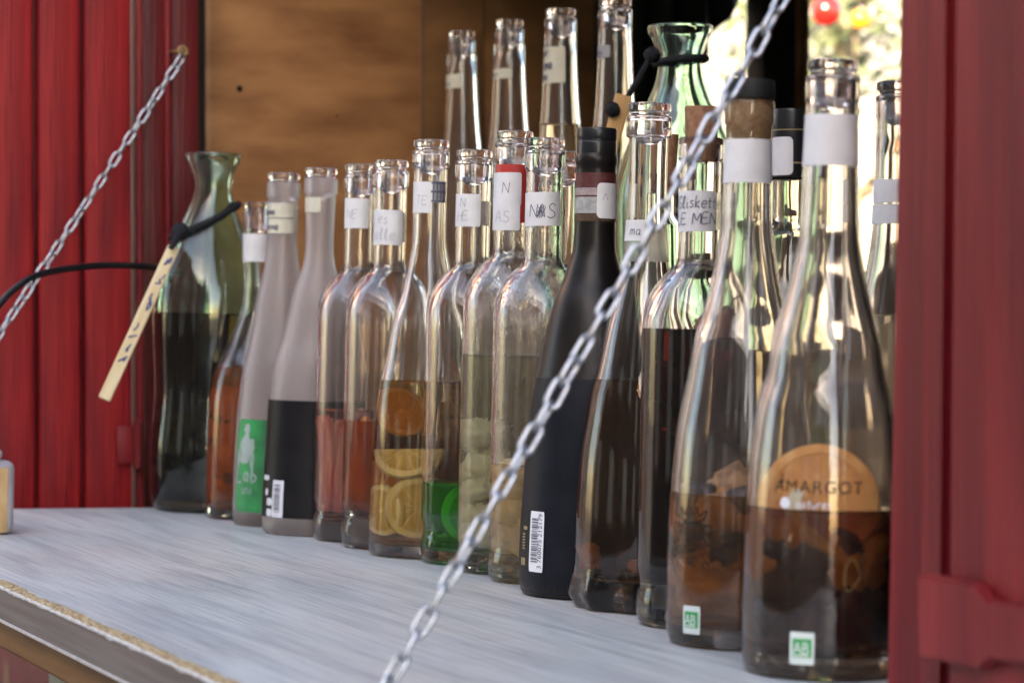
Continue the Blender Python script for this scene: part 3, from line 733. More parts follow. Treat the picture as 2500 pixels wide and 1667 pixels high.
def fit_in(B, p, vs_):
    """shift (then shrink) a piece until it lies inside the glass"""
    p = Vector(p); k = 1.0
    for it in range(24):
        worst = 0; lo = 0; d = None
        for v in vs_[::3] or vs_:
            q = p + v * k; r = math.hypot(q.x, q.y); e = r - (B.inner(q.z) - .0007)
            if e > worst: worst, d = e, Vector((q.x, q.y, 0)).normalized()
            lo = max(lo, B.base_t + .0045 - q.z)
        if worst <= 0 and lo <= 0: break
        if d: p = p - d * worst * 1.02
        p.z += lo * .8
        if it > 8: k *= .95
    return p, k
def pile(B, name, label, cat, group, meshes, n, h0, h1, size, seed, rmax=None, upright=False, front=0.0):
    """pieces lying in the bottle between two heights, packed without overlap as far as it goes"""
    rnd = random.Random(seed); done = []; tries = 0
    while len(done) < n and tries < 6000:
        tries += 1
        h = rnd.uniform(h0 + size * .45, h1); ri = (rmax or B.inner(h)) - size * (.55 if not upright else .42)
        if ri < .001: ri = .001
        t = B.tc + rnd.uniform(-math.pi, math.pi) * (1 - front); q = ri * math.sqrt(rnd.uniform(.0 if front == 0 else .5, 1)); p = Vector((q * math.cos(t), q * math.sin(t), h))
        dmin = size * (.92 - .3 * tries / 6000)
        if upright: ok = all((p.xy - d.xy).length > dmin * .6 or abs(p.z - d.z) > size * 3 for d in done)
        else: ok = all((p - d).length > dmin for d in done)
        if not ok: continue
        done.append(p)
    for i, p in enumerate(done):
        o = bpy.data.objects.new(name, meshes[i % len(meshes)]); COL.objects.link(o)
        rot = Matrix.Rotation(rnd.uniform(-.18, .18), 4, 'X') @ Matrix.Rotation(rnd.uniform(0, 6.28), 4, 'Z') if upright else (Matrix.Rotation(rnd.uniform(0, 6.28), 4, 'Z') @ Matrix.Rotation(rnd.uniform(0, 6.28), 4, 'X'))
        Ml = rot @ Matrix.Diagonal((rnd.uniform(.8, 1.15), rnd.uniform(.75, 1.1), rnd.uniform(.85, 1.15), 1)); p = fit_in(B, p, [Ml @ v.co for v in o.data.vertices])
        o.matrix_world = B.M @ Matrix.Translation(p[0]) @ Matrix.Scale(p[1], 4) @ Ml; tag(o, label, cat, group)
def citrus(B, name, label, cat, group, x, y, rad, normal_turn, tilt, roll, rindm, pithm, fleshm, depth=.0, thick=.005, half=False):
    """a slice: rind ring, pith disc, wedge segments"""
    h = B.h_of_y(y); ax, _, z = B.axis(h); dx = (x - ax) * z / FPX
    vdir = Vector((math.cos(B.tc), math.sin(B.tc), 0)); rdir = Vector((-vdir.y, vdir.x, 0)); c = rdir * dx + vdir * depth + Vector((0, 0, h))
    nrm = (vdir * math.cos(normal_turn) + rdir * math.sin(normal_turn)); nrm = (nrm * math.cos(tilt) + Vector((0, 0, 1)) * math.sin(tilt)).normalized()
    Rm = nrm.to_track_quat('Z', 'Y').to_matrix().to_4x4() @ Matrix.Rotation(roll, 4, 'Z')
    rim = [Rm @ Vector((rad * math.cos(t), rad * math.sin(t), zz)) for t in np.linspace(0, math.pi if half else 2 * math.pi, 25) for zz in (-thick / 2, thick / 2, 0)]
    c, k_ = fit_in(B, c, rim); rad *= k_; thick *= k_
    M = B.M @ Matrix.Translation(c) @ Rm
    root = empty(name, M); tag(root, label, cat, group); T = thick / 2; arc = math.pi if half else 2 * math.pi; n = 40
    def ring(r0, r1, t0, t1, m, nm):
        V = []; F = []
        for i in range(n + 1):
            t = arc * i / n
            for r_, z_ in ((r0, -t0), (r1 * .97, -t1), (r1, 0), (r1 * .97, t1), (r0, t0)): V.append((r_ * math.cos(t), r_ * math.sin(t), z_))
        for i in range(n):
            for k in range(5): F.append((i * 5 + k, i * 5 + (k + 1) % 5, i * 5 + 5 + (k + 1) % 5, i * 5 + 5 + k))
        if half: F += [tuple(range(5)), tuple(reversed(range(n * 5, n * 5 + 5)))]
        return obj(nm, V, F, m, root, None, True, 40)
    ring(rad * .80, rad, T, T * .8, rindm, 'rind')
    V = [(0, 0, -T * .8), (0, 0, T * .8)]; F = []
    for i in range(n + 1):
        t = arc * i / n; V += [(rad * .82 * math.cos(t), rad * .82 * math.sin(t), -T * .8), (rad * .82 * math.cos(t), rad * .82 * math.sin(t), T * .8)]
    for i in range(n): F += [(0, 2 + 2 * i + 2, 2 + 2 * i), (1, 3 + 2 * i, 3 + 2 * i + 2)]
    obj('pith', V, F, pithm, root, None, False)
    ns = 5 if half else 10
    for k in range(ns):
        ta = arc * (k + .06) / ns; tb = arc * (k + .94) / ns; V = []; m_ = 6
        for zz in (T * .82, T * 1.0):
            V.append((rad * .10 * math.cos((ta + tb) / 2), rad * .10 * math.sin((ta + tb) / 2), zz))
            for i in range(m_ + 1):
                t = ta + (tb - ta) * i / m_; V.append((rad * .76 * math.cos(t), rad * .76 * math.sin(t), zz))
        for s in (1, -1):
            V2 = [(a_, b_, c_ * s) for a_, b_, c_ in V]; q = m_ + 2; F = [tuple(range(q, 2 * q))] + [(i, (i + 1) % q, q + (i + 1) % q, q + i) for i in range(q)]
            obj('segment', V2, F, fleshm, root, None, False)
    return root

# fruit and liquid materials
def liq(name, col, murk_glow=0.0, murk_glow_col=(.1, .05, .02), ior=1.34):  # cloudiness, with light passing through the liquid also put into its colour
    return glass(name, col, 0.0, haze=murk_glow, hazecol=murk_glow_col, ior=ior, hr=.5)
L_BROWN = liq('dark_brown_liquor', (.05, .022, .005), .012, (.02, .013, .004))
L_ORANGE = liq('orange_liquor', (.62, .24, .06), .28, (.80, .24, .03))
L_AMBER = liq('amber_liquor', (.90, .64, .27), .02, (.6, .3, .08))
L_GREEN = liq('bright_green_syrup', (.04, .78, .10), .30, (.006, .46, .03))
L_OLIVE = liq('pale_olive_liquor', (.90, .87, .66), .10, (.80, .74, .46))
L_STRAW = liq('straw_liquor', (.98, .89, .70), .16, (.96, .74, .42))
L_PINK = liq('pale_pink_liquor', (.96, .74, .68), .14, (.88, .30, .22))
L_TEA = liq('brown_tea_liquor', (.46, .21, .06), .06, (.26, .12, .04))
L_BLACKR = liq('black_cherry_liquor', (.05, .006, .005), .04, (.015, .006, .006))
L_RUM = liq('brown_rum', (.70, .36, .10), .15, (.66, .32, .11)); L_DRUM = liq('dark_rum', (.34, .125, .030), .05, (.12, .05, .018))
F_ORANGE = mat('orange_fruit', (.70, .20, .02), (.82, .36, .07), rough=.5, scale=90, sss=.2)
F_PALE = mat('pale_fruit', (.90, .82, .56), (.95, .90, .70), rough=.5, scale=70, sss=.2)
F_TAN = mat('golden_fruit', (.86, .58, .26), (.94, .76, .46), rough=.5, scale=70, sss=.2)
F_PINK = mat('pink_rhubarb', (.78, .12, .09), (.92, .56, .42), rough=.5, scale=60, sss=.2, stretch=(2, 2, .4))
F_DARK = mat('dark_berry', (.020, .010, .010), (.055, .022, .018), rough=.45, scale=90)
F_BROWN = mat('brown_soaked_fruit', (.30, .13, .05), (.58, .32, .15), rough=.55, scale=110)
F_LEAF = mat('soaked_leaf', (.20, .23, .05), (.36, .36, .12), rough=.6, scale=70)
F_DATE = mat('wrinkled_date', (.12, .030, .016), (.22, .07, .035), rough=.45, scale=120, bump=.5)
F_RIND = mat('lemon_rind', (.92, .84, .56), (.96, .92, .74), rough=.5, scale=60); F_PITH = mat('lemon_pith', (.84, .70, .42), (.90, .78, .52), rough=.6, scale=60)
F_FLESH = mat('lemon_flesh', (.72, .54, .22), (.86, .70, .36), rough=.4, scale=120, sss=.2)
F_ORIND = mat('orange_rind', (.64, .25, .04), (.74, .38, .11), rough=.5, scale=90); F_OPITH = mat('orange_pith', (.60, .23, .03), (.66, .30, .06), rough=.6, scale=60)
F_OFLESH = mat('orange_flesh', (.56, .19, .015), (.68, .28, .03), rough=.4, scale=120, sss=.2)
F_GRIND = mat('green_dyed_rind', (.55, .80, .20), (.66, .88, .30), rough=.5, scale=60)
def meshes(nm, m, kind, size, n=3, seed=0): return [chunk_mesh(nm, seed + i * 3.7, size, m, kind) for i in range(n)]

BELL = [(.0, .096), (.006, .1035), (.016, .1055), (.04, .109), (.058, .1075), (.079, .1027), (.095, .1045), (.115, .1085), (.16, .1085), (.40, .1085), (.58, .1085), (.602, .1083), (.629, .1063), (.652, .0996), (.675, .0869), (.690, .0762), (.699, .0674), (.709, .0540), (.716, .0463), (.726, .0425), (.745, .0417), (.85, .0412), (.922, .0412)]
def bell_body(B, foot=True):
    H = B.H; q = np.linspace(0, .922, 84); P = [p for p in BELL]
    if not foot: P = [(.0, .097), (.006, .104), (.016, .1070), (.04, .1085)] + [p for p in BELL if p[0] > .11]
    return [(float(t * H), float(r * H)) for t, r in zip(q, pchip([p[0] for p in P], [p[1] for p in P], q))]
def make_bell(xt, yt, yb, rhw, gm, label, foot=True, closed='stopper', base_t=None):
    B = plan(xt, yt, yb, [(xt - 30 - .1085 * (yb - yt), yb)], rhw)
    body = bell_body(B, foot) + lip_stopper(B, 0, .0412 * B.H)
    finish(B, body, glassm=gm, base_t=base_t or (.010 if foot else .013), bore=.0412 * B.H - .0026)
    if closed == 'stopper': stopper(B)
    tag(B.root, label, 'bottle', 'bottles along the counter'); return B
def make_sil(xt, yt, yb, rhw, sil, gm, label, closed='stopper', wall=.003, mod=None, cat='bottle', base_t=.009, group='bottles along the counter'):
    B = plan(xt, yt, yb, sil, rhw); body = smooth_body(B)
    h0, r0 = body[0]; body = [(0, r0 * .90), (.0012, r0 * .955), (.0035, r0 * .99)] + [b_ for b_ in body if b_[0] > .005]
    if closed in ('stopper', 'cork'):
        rn = body[-1][1]; body = [b_ for b_ in body if b_[0] < B.H - .0225] + lip_stopper(B, 0, rn)
    B.mod = mod
    finish(B, body, wall=wall, glassm=gm, mod=mod, base_t=base_t, bore=(B.rr * .98 - wall))
    if closed == 'stopper': stopper(B)
    tag(B.root, label, cat, group); return B

# ---- B1 green jug at the far end
def jug_body(H):
    P = [(0, .136), (.01, .146), (.03, .152), (.09, .160), (.17, .163), (.26, .155), (.32, .150), (.40, .153), (.50, .159), (.575, .160), (.63, .154), (.70, .132), (.77, .100), (.83, .073), (.875, .057), (.905, .052), (.93, .055), (.955, .064), (.972, .0705), (.982, .0765), (.990, .0785)]
    q = np.linspace(0, .99, 90); return [(float(t * H), float(r * H)) for t, r in zip(q, pchip([p[0] for p in P], [p[1] for p in P], q))] + [(.9955 * H, .0780 * H), (.9985 * H, .0755 * H), (H, .071 * H)]
def make_jug(B, label, gm=G_GREEN):
    H = B.H; b_ = jug_body(H); finish(B, b_, wall=.0034, glassm=gm, base_t=.011, bore=.046 * H, flare=True)
    # the bore opens with the lip: rebuild inner lip by keeping wall thickness there
    tag(B.root, label, 'bottle', 'green glass jugs'); return B
B1 = plan(523, 375, 1254, [(380, 1254)], 65); make_jug(B1, 'green glass jug of dark herb liquor with a corded stick by the red shutter')
liquid(B1, 767, m=L_BROWN)
lv = []
for s in range(3):
    bm = bmesh.new(); bmesh.ops.create_grid(bm, x_segments=6, y_segments=4, size=.5)
    for v in bm.verts:
        t = v.co.x + .5; v.co.y *= .9 * math.sin(math.pi * min(max(t * .92 + .04, .02), .98)); v.co *= .034; v.co.z = .006 * math.sin(t * 4 + s) + .25 * abs(v.co.y)
    me = bpy.data.meshes.new('leaf'); bm.to_mesh(me); bm.free(); me.materials.append(F_LEAF); lv.append(me)
pile(B1, 'soaked_leaf', 'olive green soaked leaf at the bottom of the green jug', 'leaf', 'leaves in the jug', lv, 26, .012, .085, .022, 4, front=.45)

# cord and stick on the jug
def stick(B, p_top, p_bot, wdt, thk, m, label, marks, markm, name='wooden_tag', front=.0, beads=None):
    z = p_top[2]; A = CAMP + ray(p_top[0], p_top[1]) * z; Bt = CAMP + ray(p_bot[0], p_bot[1]) * p_bot[2]
    ln = (A - Bt).length; zax = (A - Bt).normalized(); v = (CAMP - A).normalized(); yax = (v - zax * v.dot(zax)).normalized(); xax = yax.cross(zax) * -1
    M = Matrix((xax, -yax, zax)).transposed().to_4x4()
    if M.determinant() < 0: M = Matrix((-xax, -yax, zax)).transposed().to_4x4()
    M = Matrix.Translation(Bt) @ M
    root = empty(name, M); tag(root, label, 'tag')
    bm = box_bm(-wdt / 2, wdt / 2, -thk / 2, thk / 2, 0, ln, min(wdt, thk) * .35, 3); bm_obj('stick', bm, m, root, None, True, 40)
    for k, (t, paths) in enumerate(marks):
        V = []; F = []
        Pp = [[(px * wdt, t * ln + py * wdt) for px, py in s] for s in paths]
        V, F = ribbon(Pp, lambda x, y, o: (x, -thk / 2 - o, y), wdt * .13, .0002); obj('marking', V, F, markm, root, None, False)
    return root, M, ln
M_BLUEINK = mat('blue_marker', (.05, .07, .20), rough=.6)
rs_ = random.Random(2)
def scribs(ts, s=.5): return [(t, [[(rs_.uniform(-s, s) * .6, rs_.uniform(-.4, .4)) for _ in range(4)]]) for t in ts]
stick(B1, (425, 602, 2.205), (254, 975, 2.185), .0108, .0045, M_STICK, 'pale wooden stick with blue writing tied to the far green jug', scribs((.26, .33, .42, .47, .60, .63, .66, .76, .81, .89, .92)), M_BLUEINK)
# knotted cord: ring round the shoulder + strand to the stick
def neck_cord(B, h, rise, r, label, strand):
    root = empty('neck_cord', B.M @ Matrix.Translation((0, 0, h))); tag(root, label, 'cord', 'black cords on the jugs')
    pts = []
    for i in range(48):
        t = 2 * math.pi * i / 48; dz = rise * math.sin(t - B.tc); hh = h + dz; q = B.r(hh) + r * .9; pts.append((q * math.cos(t), q * math.sin(t), dz))
    V, F = tube(pts, r, 8, True); obj('loop', V, F, M_CORD, root)
    Mi = root.matrix_world.inverted(); V, F = tube(bez([Mi @ p for p in strand], 6), r * .8, 8); obj('strand', V, F, M_CORD, root)
    bmk = bmesh.new(); bmesh.ops.create_icosphere(bmk, subdivisions=2, radius=r * 2.2)
    for v in bmk.verts: v.co *= 1 + .3 * noise.noise(v.co * 400)
    k = bm_obj('knot', bmk, M_CORD, root, Matrix.Translation(Mi @ strand[0]), True)
    return root
hN = B1.h_of_y(540)
neck_cord(B1, hN, .016, .0034, 'thick black cord slanting round the neck of the far green jug', [CAMP + ray(440, 565) * 2.215, CAMP + ray(428, 585) * 2.20, CAMP + ray(418, 606) * 2.195])

# ---- B2 small amber fruit bottle
B2 = make_sil(635, 495, 1272, 39, [(594, 560), (594, 640), (596, 700), (592, 737), (582, 772), (551, 850), (533, 885), (520, 925), (510, 990), (504, 1130), (502, 1240), (502, 1272)], G_CLEAR2,
              'clear bottle of orange fruit with a blank white neck label beside the far green jug')
patch(B2, 592, 660, 572, 640, M_PAPER, wrapL=12)
liquid(B2, 900, m=L_ORANGE)
pile(B2, 'apricot_piece', 'orange apricot piece in the bottle beside the far green jug', 'fruit', 'apricot pieces', meshes('apricot_piece', F_ORANGE, 'round', .026), 20, .014, .110, .018, 3, front=.2)
pile(B2, 'dark_spice', 'dark spice in the bottle of orange fruit', 'spice', 'spices', meshes('dark_spice', F_DARK, 'berry', .010), 7, .02, .10, .010, 9, front=.5)

# ---- B3 frosted with green emblem
B3 = make_sil(693, 423, 1288, 39, [(654, 498), (654, 570), (651, 610), (645, 653), (629, 717), (618, 780), (605, 850), (596, 885), (582, 990), (578, 1025), (572, 1130), (568, 1236), (568, 1288)], G_FROST,
              'frosted clear bottle with a green printed emblem and two cream neck labels')
Lx = patch(B3, 653, 717, 498, 533, M_PAPERO, wrapL=15); write(Lx, 'ana', .006, .0028, .0065, wd=.0011)
Lx = patch(B3, 653, 716, 536, 571, M_PAPERO, wrapL=15); write(Lx, 'erna', .006, .0030, .0065, wd=.0011)
M_GRN = mat('green_print', (.025, .14, .055), (.02, .30, .085), rough=.5, scale=45); M_PALEP = mat('pale_print', (.16, .27, .20), (.34, .40, .38), rough=.5, scale=40)
Le = patch(B3, 580, 668, 1022, 1245, M_GRN, 'emblem', corner=.006)
def blob(L, cx, cy, rx, ry, n=18, wob=.15, seed=0, m=M_PALEP, name='emblem_figure'):
    V = [L.pos(cx, cy, L.off + .0004)]; F = []
    for i in range(n):
        t = 2 * math.pi * i / n; k = 1 + wob * noise.noise((math.cos(t) * 2 + seed, math.sin(t) * 2, seed)); V.append(L.pos(cx + rx * k * math.cos(t), cy + ry * k * math.sin(t), L.off + .0004))
    for i in range(n): F.append((0, 1 + i, 1 + (i + 1) % n))
    return obj(name, V, F, m, L.o, None, False)
w_, h_ = Le.w, Le.h
for cx, cy, rx, ry, s in ((.36, .90, .09, .05, 1), (.36, .82, .07, .07, 2), (.36, .70, .22, .12, 3), (.30, .58, .16, .06, 4), (.52, .55, .06, .10, 5), (.12, .58, .06, .10, 6)): blob(Le, cx * w_, cy * h_, rx * w_, ry * h_, seed=s, wob=.5)
write(Le, 'Lab', .08 * w_, .33 * h_, .013, M_PALEP, wd=.0022, name='emblem_script')
write(Le, 'ini', .26 * w_, .20 * h_, .010, M_PALEP, wd=.0014, name='emblem_script')

# ---- B4 frosted with black label
B4 = make_sil(784.6, 411, 1311, 39, [(746, 486), (746, 522), (746, 605), (738, 653), (720, 701), (704, 764), (688, 828), (669, 885), (660, 955), (657, 976), (652, 1060), (645, 1166), (640, 1253), (640, 1311)], G_FROST,
              'frosted clear bottle with a black lower label and small white barcode')
patch(B4, 745, 783, 484, 520, M_PAPERO, wrapL=8)
M_BLKL = mat('black_label', (.008, .007, .008), (.012, .011, .012), rough=.45, scale=60, spec=.2)
Lk = patch(B4, 640, 780, 976, 1258, M_BLKL, wrapL=60, wrapR=60, corner=.0006, nu=40)
Lb = patch(B4, 668, 694, 1168, 1257, mat('white_print', (.62, .62, .66), rough=.6), 'barcode_field', off=.0008, corner=.0005, parent=None)
rb_ = random.Random(3)
def bars(L, n, u0, u1, v0, v1, seed, m=M_INK):
    r0 = random.Random(seed); ws = [r0.choice((1, 1, 2, 3)) for _ in range(n * 2)]; tot = sum(ws); y = v0; out = []
    for i, k in enumerate(ws):
        d = (v1 - v0) * k / tot
        if i % 2 == 0: out.append((u0, y, u1, y + d))
        y += d
    return rects(L, out, m, 'barcode')
bars(Lb, 22, Lb.w * .18, Lb.w * .72, Lb.h * .14, Lb.h * .9, 4)
for x0, x1, y0, y1 in ((649, 661, 1158, 1170), (652, 658, 1190, 1206), (655, 667, 1212, 1230), (654, 666, 1238, 1256)): patch(B4, x0, x1, y0, y1, MATS['white_print'], 'printed_mark', off=.0008, corner=.002, nu=6, nv=4)

# ---- B5 pink, B6 orange
B5 = make_bell(883, 402, 1327, 40, G_CLEAR2, 'clear bottle of pink rhubarb sticks with a white neck label', base_t=.016)
Lx = patch(B5, 838, 900, 486, 559, M_PAPER, wrapL=15); write(Lx, 'NE', .011, .008, .007, M_INKP, wd=.0004)
liquid(B5, 1000, m=L_PINK)
pile(B5, 'rhubarb_stick', 'pink rhubarb stick standing in the pale liquor bottle', 'fruit', 'rhubarb sticks', meshes('rhubarb_stick', F_PINK, 'stick', .024), 8, .034, .060, .020, 6, upright=True)
B6 = make_bell(956, 392, 1345, 41.5, G_CLEAR2, 'clear bottle of reddish amber liquor with a two-line white neck label', base_t=.029)
Lx = patch(B6, 912, 982, 513, 598, M_PAPER, wrapL=12, slope=-.02); write(Lx, 'es', .012, .0165, .0085, M_INKP, wd=.00045); write(Lx, 'elle', .009, .0045, .0085, M_INKP, wd=.00045)
patch(B6, 980, 998, 520, 592, M_TAPE, 'tape', off=.0003, wrapR=10)
liquid(B6, 1028, m=liq('reddish_amber_liquor', (.60, .17, .03), .42, (.75, .16, .015)))
pile(B6, 'orange_peel_strip', 'long orange peel strip in the reddish amber liquor', 'fruit', 'orange peel strips', meshes('orange_peel_strip', F_ORANGE, 'stick', .019), 5, .045, .075, .017, 8, upright=True, front=.4)

# ---- B7 faceted lemon bottle
def twist(t, h):
    k = max(0, min(1, (h - .06) / .10)) * max(0, min(1, (.245 - h) / .05)); return 1 + .055 * k * math.cos(4 * (t - B7tc) + h * 16)
B7tc = 0.6
B7 = make_sil(1053.5, 343, 1366, 43.5, [(1011, 420), (1009, 522), (1007, 576), (996, 645), (982, 718), (964, 772), (944, 870), (931, 923), (924, 960), (917, 1003), (913, 1041), (907, 1156), (899, 1309), (899, 1366)], G_CLEAR,
              'clear faceted bottle of lemon slices in amber liquor', mod=twist, wall=.0028)
Lx = patch(B7, 1008, 1055, 446, 522, M_PAPER, wrapL=15); write(Lx, 'TE', .012, .0065, .0065, M_INKP, wd=.0004)
Lx = patch(B7, 1052, 1086, 444, 496, mat('grey_sticker', (.28, .27, .28), (.34, .33, .34), rough=.6), 'printed_sticker', off=.0003)
rects(Lx, [(Lx.w * .02, Lx.h * .86, Lx.w * .98, Lx.h * .98), (Lx.w * .02, Lx.h * .02, Lx.w * .98, Lx.h * .10)] + [(Lx.w * (.1 + .22 * i), Lx.h * .12, Lx.w * (.18 + .22 * i), Lx.h * .84) for i in range(4)] + [(0, Lx.h * .45, Lx.w, Lx.h * .55)], M_INK, 'printed_frame')
liquid(B7, 932, m=L_AMBER)
cg = dict(rindm=F_RIND, pithm=F_PITH, fleshm=F_FLESH)
citrus(B7, 'lemon_slice', 'round lemon slice facing out low in the faceted bottle', 'lemon slice', 'lemon slices', 1022, 1235, .0235, .15, .0, .3, depth=.016, **cg)
citrus(B7, 'lemon_slice', 'lemon slice pressed edge-on against the side of the faceted bottle', 'lemon slice', 'lemon slices', 930, 1270, .021, -.95, -.05, .8, depth=.004, **cg)
citrus(B7, 'lemon_slice', 'lemon half slice floating above the round slices in the faceted bottle', 'lemon slice', 'lemon slices', 985, 1098, .024, -.15, .55, math.pi + .05, depth=.010, half=True, **cg)
og = dict(rindm=F_ORIND, pithm=F_OPITH, fleshm=F_OFLESH)
citrus(B7, 'orange_slice', 'orange slice near the surface in the faceted bottle', 'orange slice', 'orange slices', 990, 1010, .019, .5, .4, .3, depth=-.004, **og)
citrus(B7, 'orange_slice', 'orange slice lying behind the lemons in the faceted bottle', 'orange slice', 'orange slices', 960, 1175, .020, -.6, .5, 1.3, depth=-.006, **og)
pile(B7, 'orange_peel_piece', 'orange peel piece at the bottom of the faceted lemon bottle', 'fruit', 'peel pieces', meshes('orange_peel_piece', F_ORANGE, 'block', .009), 8, .012, .045, .010, 12)

# ---- B8 green bell
B8 = make_bell(1158.6, 367, 1384, 44, G_CLEAR, 'clear bottle holding a little bright green syrup and a citrus slice')
Lx = patch(B8, 1108, 1173, 476, 555, M_PAPER, wrapL=15); write(Lx, 'N', .013, .0145, .0065, M_INKP, wd=.00045); write(Lx, 'HE', .0105, .0045, .0068, M_INKP, wd=.00045)
patch(B8, 1171, 1198, 492, 552, M_TAPE, 'tape', off=.0003, wrapR=12)
liquid(B8, 1178, m=L_GREEN)
citrus(B8, 'citrus_slice', 'green tinted citrus slice in the bright green syrup', 'citrus slice', None, 1166, 1292, .0240, .30, .0, .2, F_GRIND, mat('green_dyed_pith', (.30, .62, .16), (.40, .70, .22), rough=.6, scale=60), mat('green_dyed_flesh', (.10, .42, .06), (.16, .5, .1), rough=.5, scale=90), depth=.0150)

# ---- B9 olive (second line), B10 golden fruit
B9 = make_bell(1257, 321, 1407, 45.5, G_DEW, 'misted clear bottle of pale olive liquor with a red neck foil and torn white labels', foot=False)
Lf = patch(B9, 1209, 1300, 404, 545, mat('red_foil', (.50, .035, .03), (.58, .06, .05), rough=.45, scale=40), 'neck_foil', off=.0003, wrapL=20, wrapR=20, corner=.0005)
Lx = patch(B9, 1207, 1272, 424, 505, M_PAPER, off=.0008, wrapL=15); write(Lx, 'N', .016, .009, .0075, wd=.0004)
Lx = patch(B9, 1206, 1268, 485, 563, M_PAPER, off=.0013, wrapL=15, slope=-.02); write(Lx, 'AS', .011, .0060, .0078, M_INKP, wd=.0004)
liquid(B9, 869, m=L_OLIVE)
pile(B9, 'pear_piece', 'pale fruit piece in the olive liquor bottle', 'fruit', 'pale fruit pieces', meshes('pear_piece', F_PALE, 'block', .026), 24, .016, .098, .0185, 15, front=.25)
B10 = make_bell(1332, 338, 1430, 47.3, G_DEW, 'misted clear bottle of golden fruit chunks with a scribbled-over tilted white neck label')
Lx = patch(B10, 1279, 1365, 474, 556, M_PAPER, wrapL=15, slope=.035); write(Lx, 'N', .013, .0065, .0085, wd=.00055); write(Lx, 'A', .0185, .006, .009, wd=.00055); write(Lx, '#', .0185, .0055, .0085, wd=.0005); write(Lx, 'S', .0255, .0055, .0100, wd=.0006)
patch(B10, 1362, 1378, 486, 552, M_TAPE, 'tape', off=.0003, wrapR=10)
liquid(B10, 1133, m=L_STRAW)
pile(B10, 'pineapple_piece', 'golden fruit chunk in the misted bottle beside the black bottle', 'fruit', 'golden fruit pieces', meshes('pineapple_piece', F_TAN, 'block', .026), 22, .013, .076, .0185, 17, front=.25)

# ---- B11 matte black burgundy
B11 = plan(1458, 314, 1467, [(1407, 400), (1403, 523), (1399, 603), (1380, 667), (1373, 689), (1355, 729), (1337, 791), (1323, 855), (1308, 926), (1300, 965), (1286, 1079), (1280, 1156), (1274, 1244), (1268, 1385), (1268, 1467)], 49)
body = smooth_body(B11, 60); h0, r0 = body[0]; rn = body[-1][1]
body = [(0, r0 * .92), (.0012, r0 * .965), (.004, r0 * .99)] + [b_ for b_ in body if .006 < b_[0] < B11.H - .026] + [(B11.H - .0245, rn), (B11.H - .0235, rn * 1.05), (B11.H - .0185, rn * 1.05), (B11.H - .0175, rn * .99), (B11.H - .006, rn * .98)]
finish(B11, body, glassm=M_BLACKB); tag(B11.root, 'matte black bottle with a long white barcode and glossy black stopper', 'bottle', 'bottles along the counter')
H, rr = B11.H, B11.rr
V, F = lathe([(rr * .9, H - .0170), (rr * .995, H - .0168), (rr * 1.0, H - .016), (rr * 1.0, H - .0098), (rr * .98, H - .0088), (rr * .93, H - .0084), (rr * .93, H - .0078), (rr * .99, H - .0074), (rr * 1.01, H - .0066), (rr * 1.01, H - .0015), (rr * .98, H - .0003), (rr * .9, H), (0, H)], 48)
obj('stopper', V, F, M_BLACK, B11.root, None, True, 50)
M_FOIL = mat('worn_maroon_foil', (.075, .016, .016), (.13, .03, .03), rough=.55, scale=220); M_FOILP = mat('worn_pink_foil', (.28, .20, .20), (.42, .34, .34), rough=.6, scale=260); M_FOILW = mat('worn_grey_foil', (.30, .29, .28), (.46, .45, .44), rough=.65, scale=260); M_FOILB = mat('brown_foil', (.06, .03, .015), (.10, .055, .03), rough=.6, scale=200)
for y0, y1, m in ((424, 460, M_FOIL), (461, 479, M_FOILP), (479.5, 483, M_FOIL), (483.5, 523, M_FOILW), (524, 542, M_FOILB)): patch(B11, 1402, 1500, y0, y1, m, 'foil_band', off=.0003, wrapL=40, wrapR=40, corner=.0002, nu=36, nv=4)
Lx = patch(B11, 1457, 1500, 449, 535, M_PAPER, off=.0008, wrapR=14, corner=.003); write(Lx, '^', .0035, .0115, .0062, M_INKP, wd=.0004)
patch(B11, 1300, 1500, 924, 1440, M_SLEEVE, 'sleeve', off=.0002, wrapL=80, wrapR=80, corner=.0004, nu=60, nv=16, thick=0)
Ls = patch(B11, 1276, 1302, 1240, 1379, M_BLKL, 'printed_strip', off=.0006, corner=.0004, wrapL=10)
M_GOLD = mat('gold_print', (.30, .22, .10), (.36, .27, .13), rough=.5)
print_text(Ls, 'CUVEE  BIO', Ls.w * .55, Ls.h * .25, .0042, M_GOLD, True) if False else None
rects(Ls, [(Ls.w * .45, Ls.h * .02, Ls.w * .72, Ls.h * .15), (Ls.w * .55, Ls.h * .64, Ls.w * .78, Ls.h * .70)] + [(Ls.w * .5, Ls.h * (.3 + .05 * i), Ls.w * .68, Ls.h * (.325 + .05 * i)) for i in range(6)], M_GOLD, 'gold_marks')
Lq = patch(B11, 1298, 1331, 1243, 1388, mat('barcode_white', (.76, .76, .80), (.80, .80, .83), rough=.55, scale=30), 'barcode_label', off=.0009, corner=.001)
bars(Lq, 30, Lq.w * .16, Lq.w * .62, Lq.h * .16, Lq.h * .90, 11)
print_text(Lq, '3 760075 212179', Lq.w * .90, Lq.h * .055, .0051, M_INK, True, 1.0)

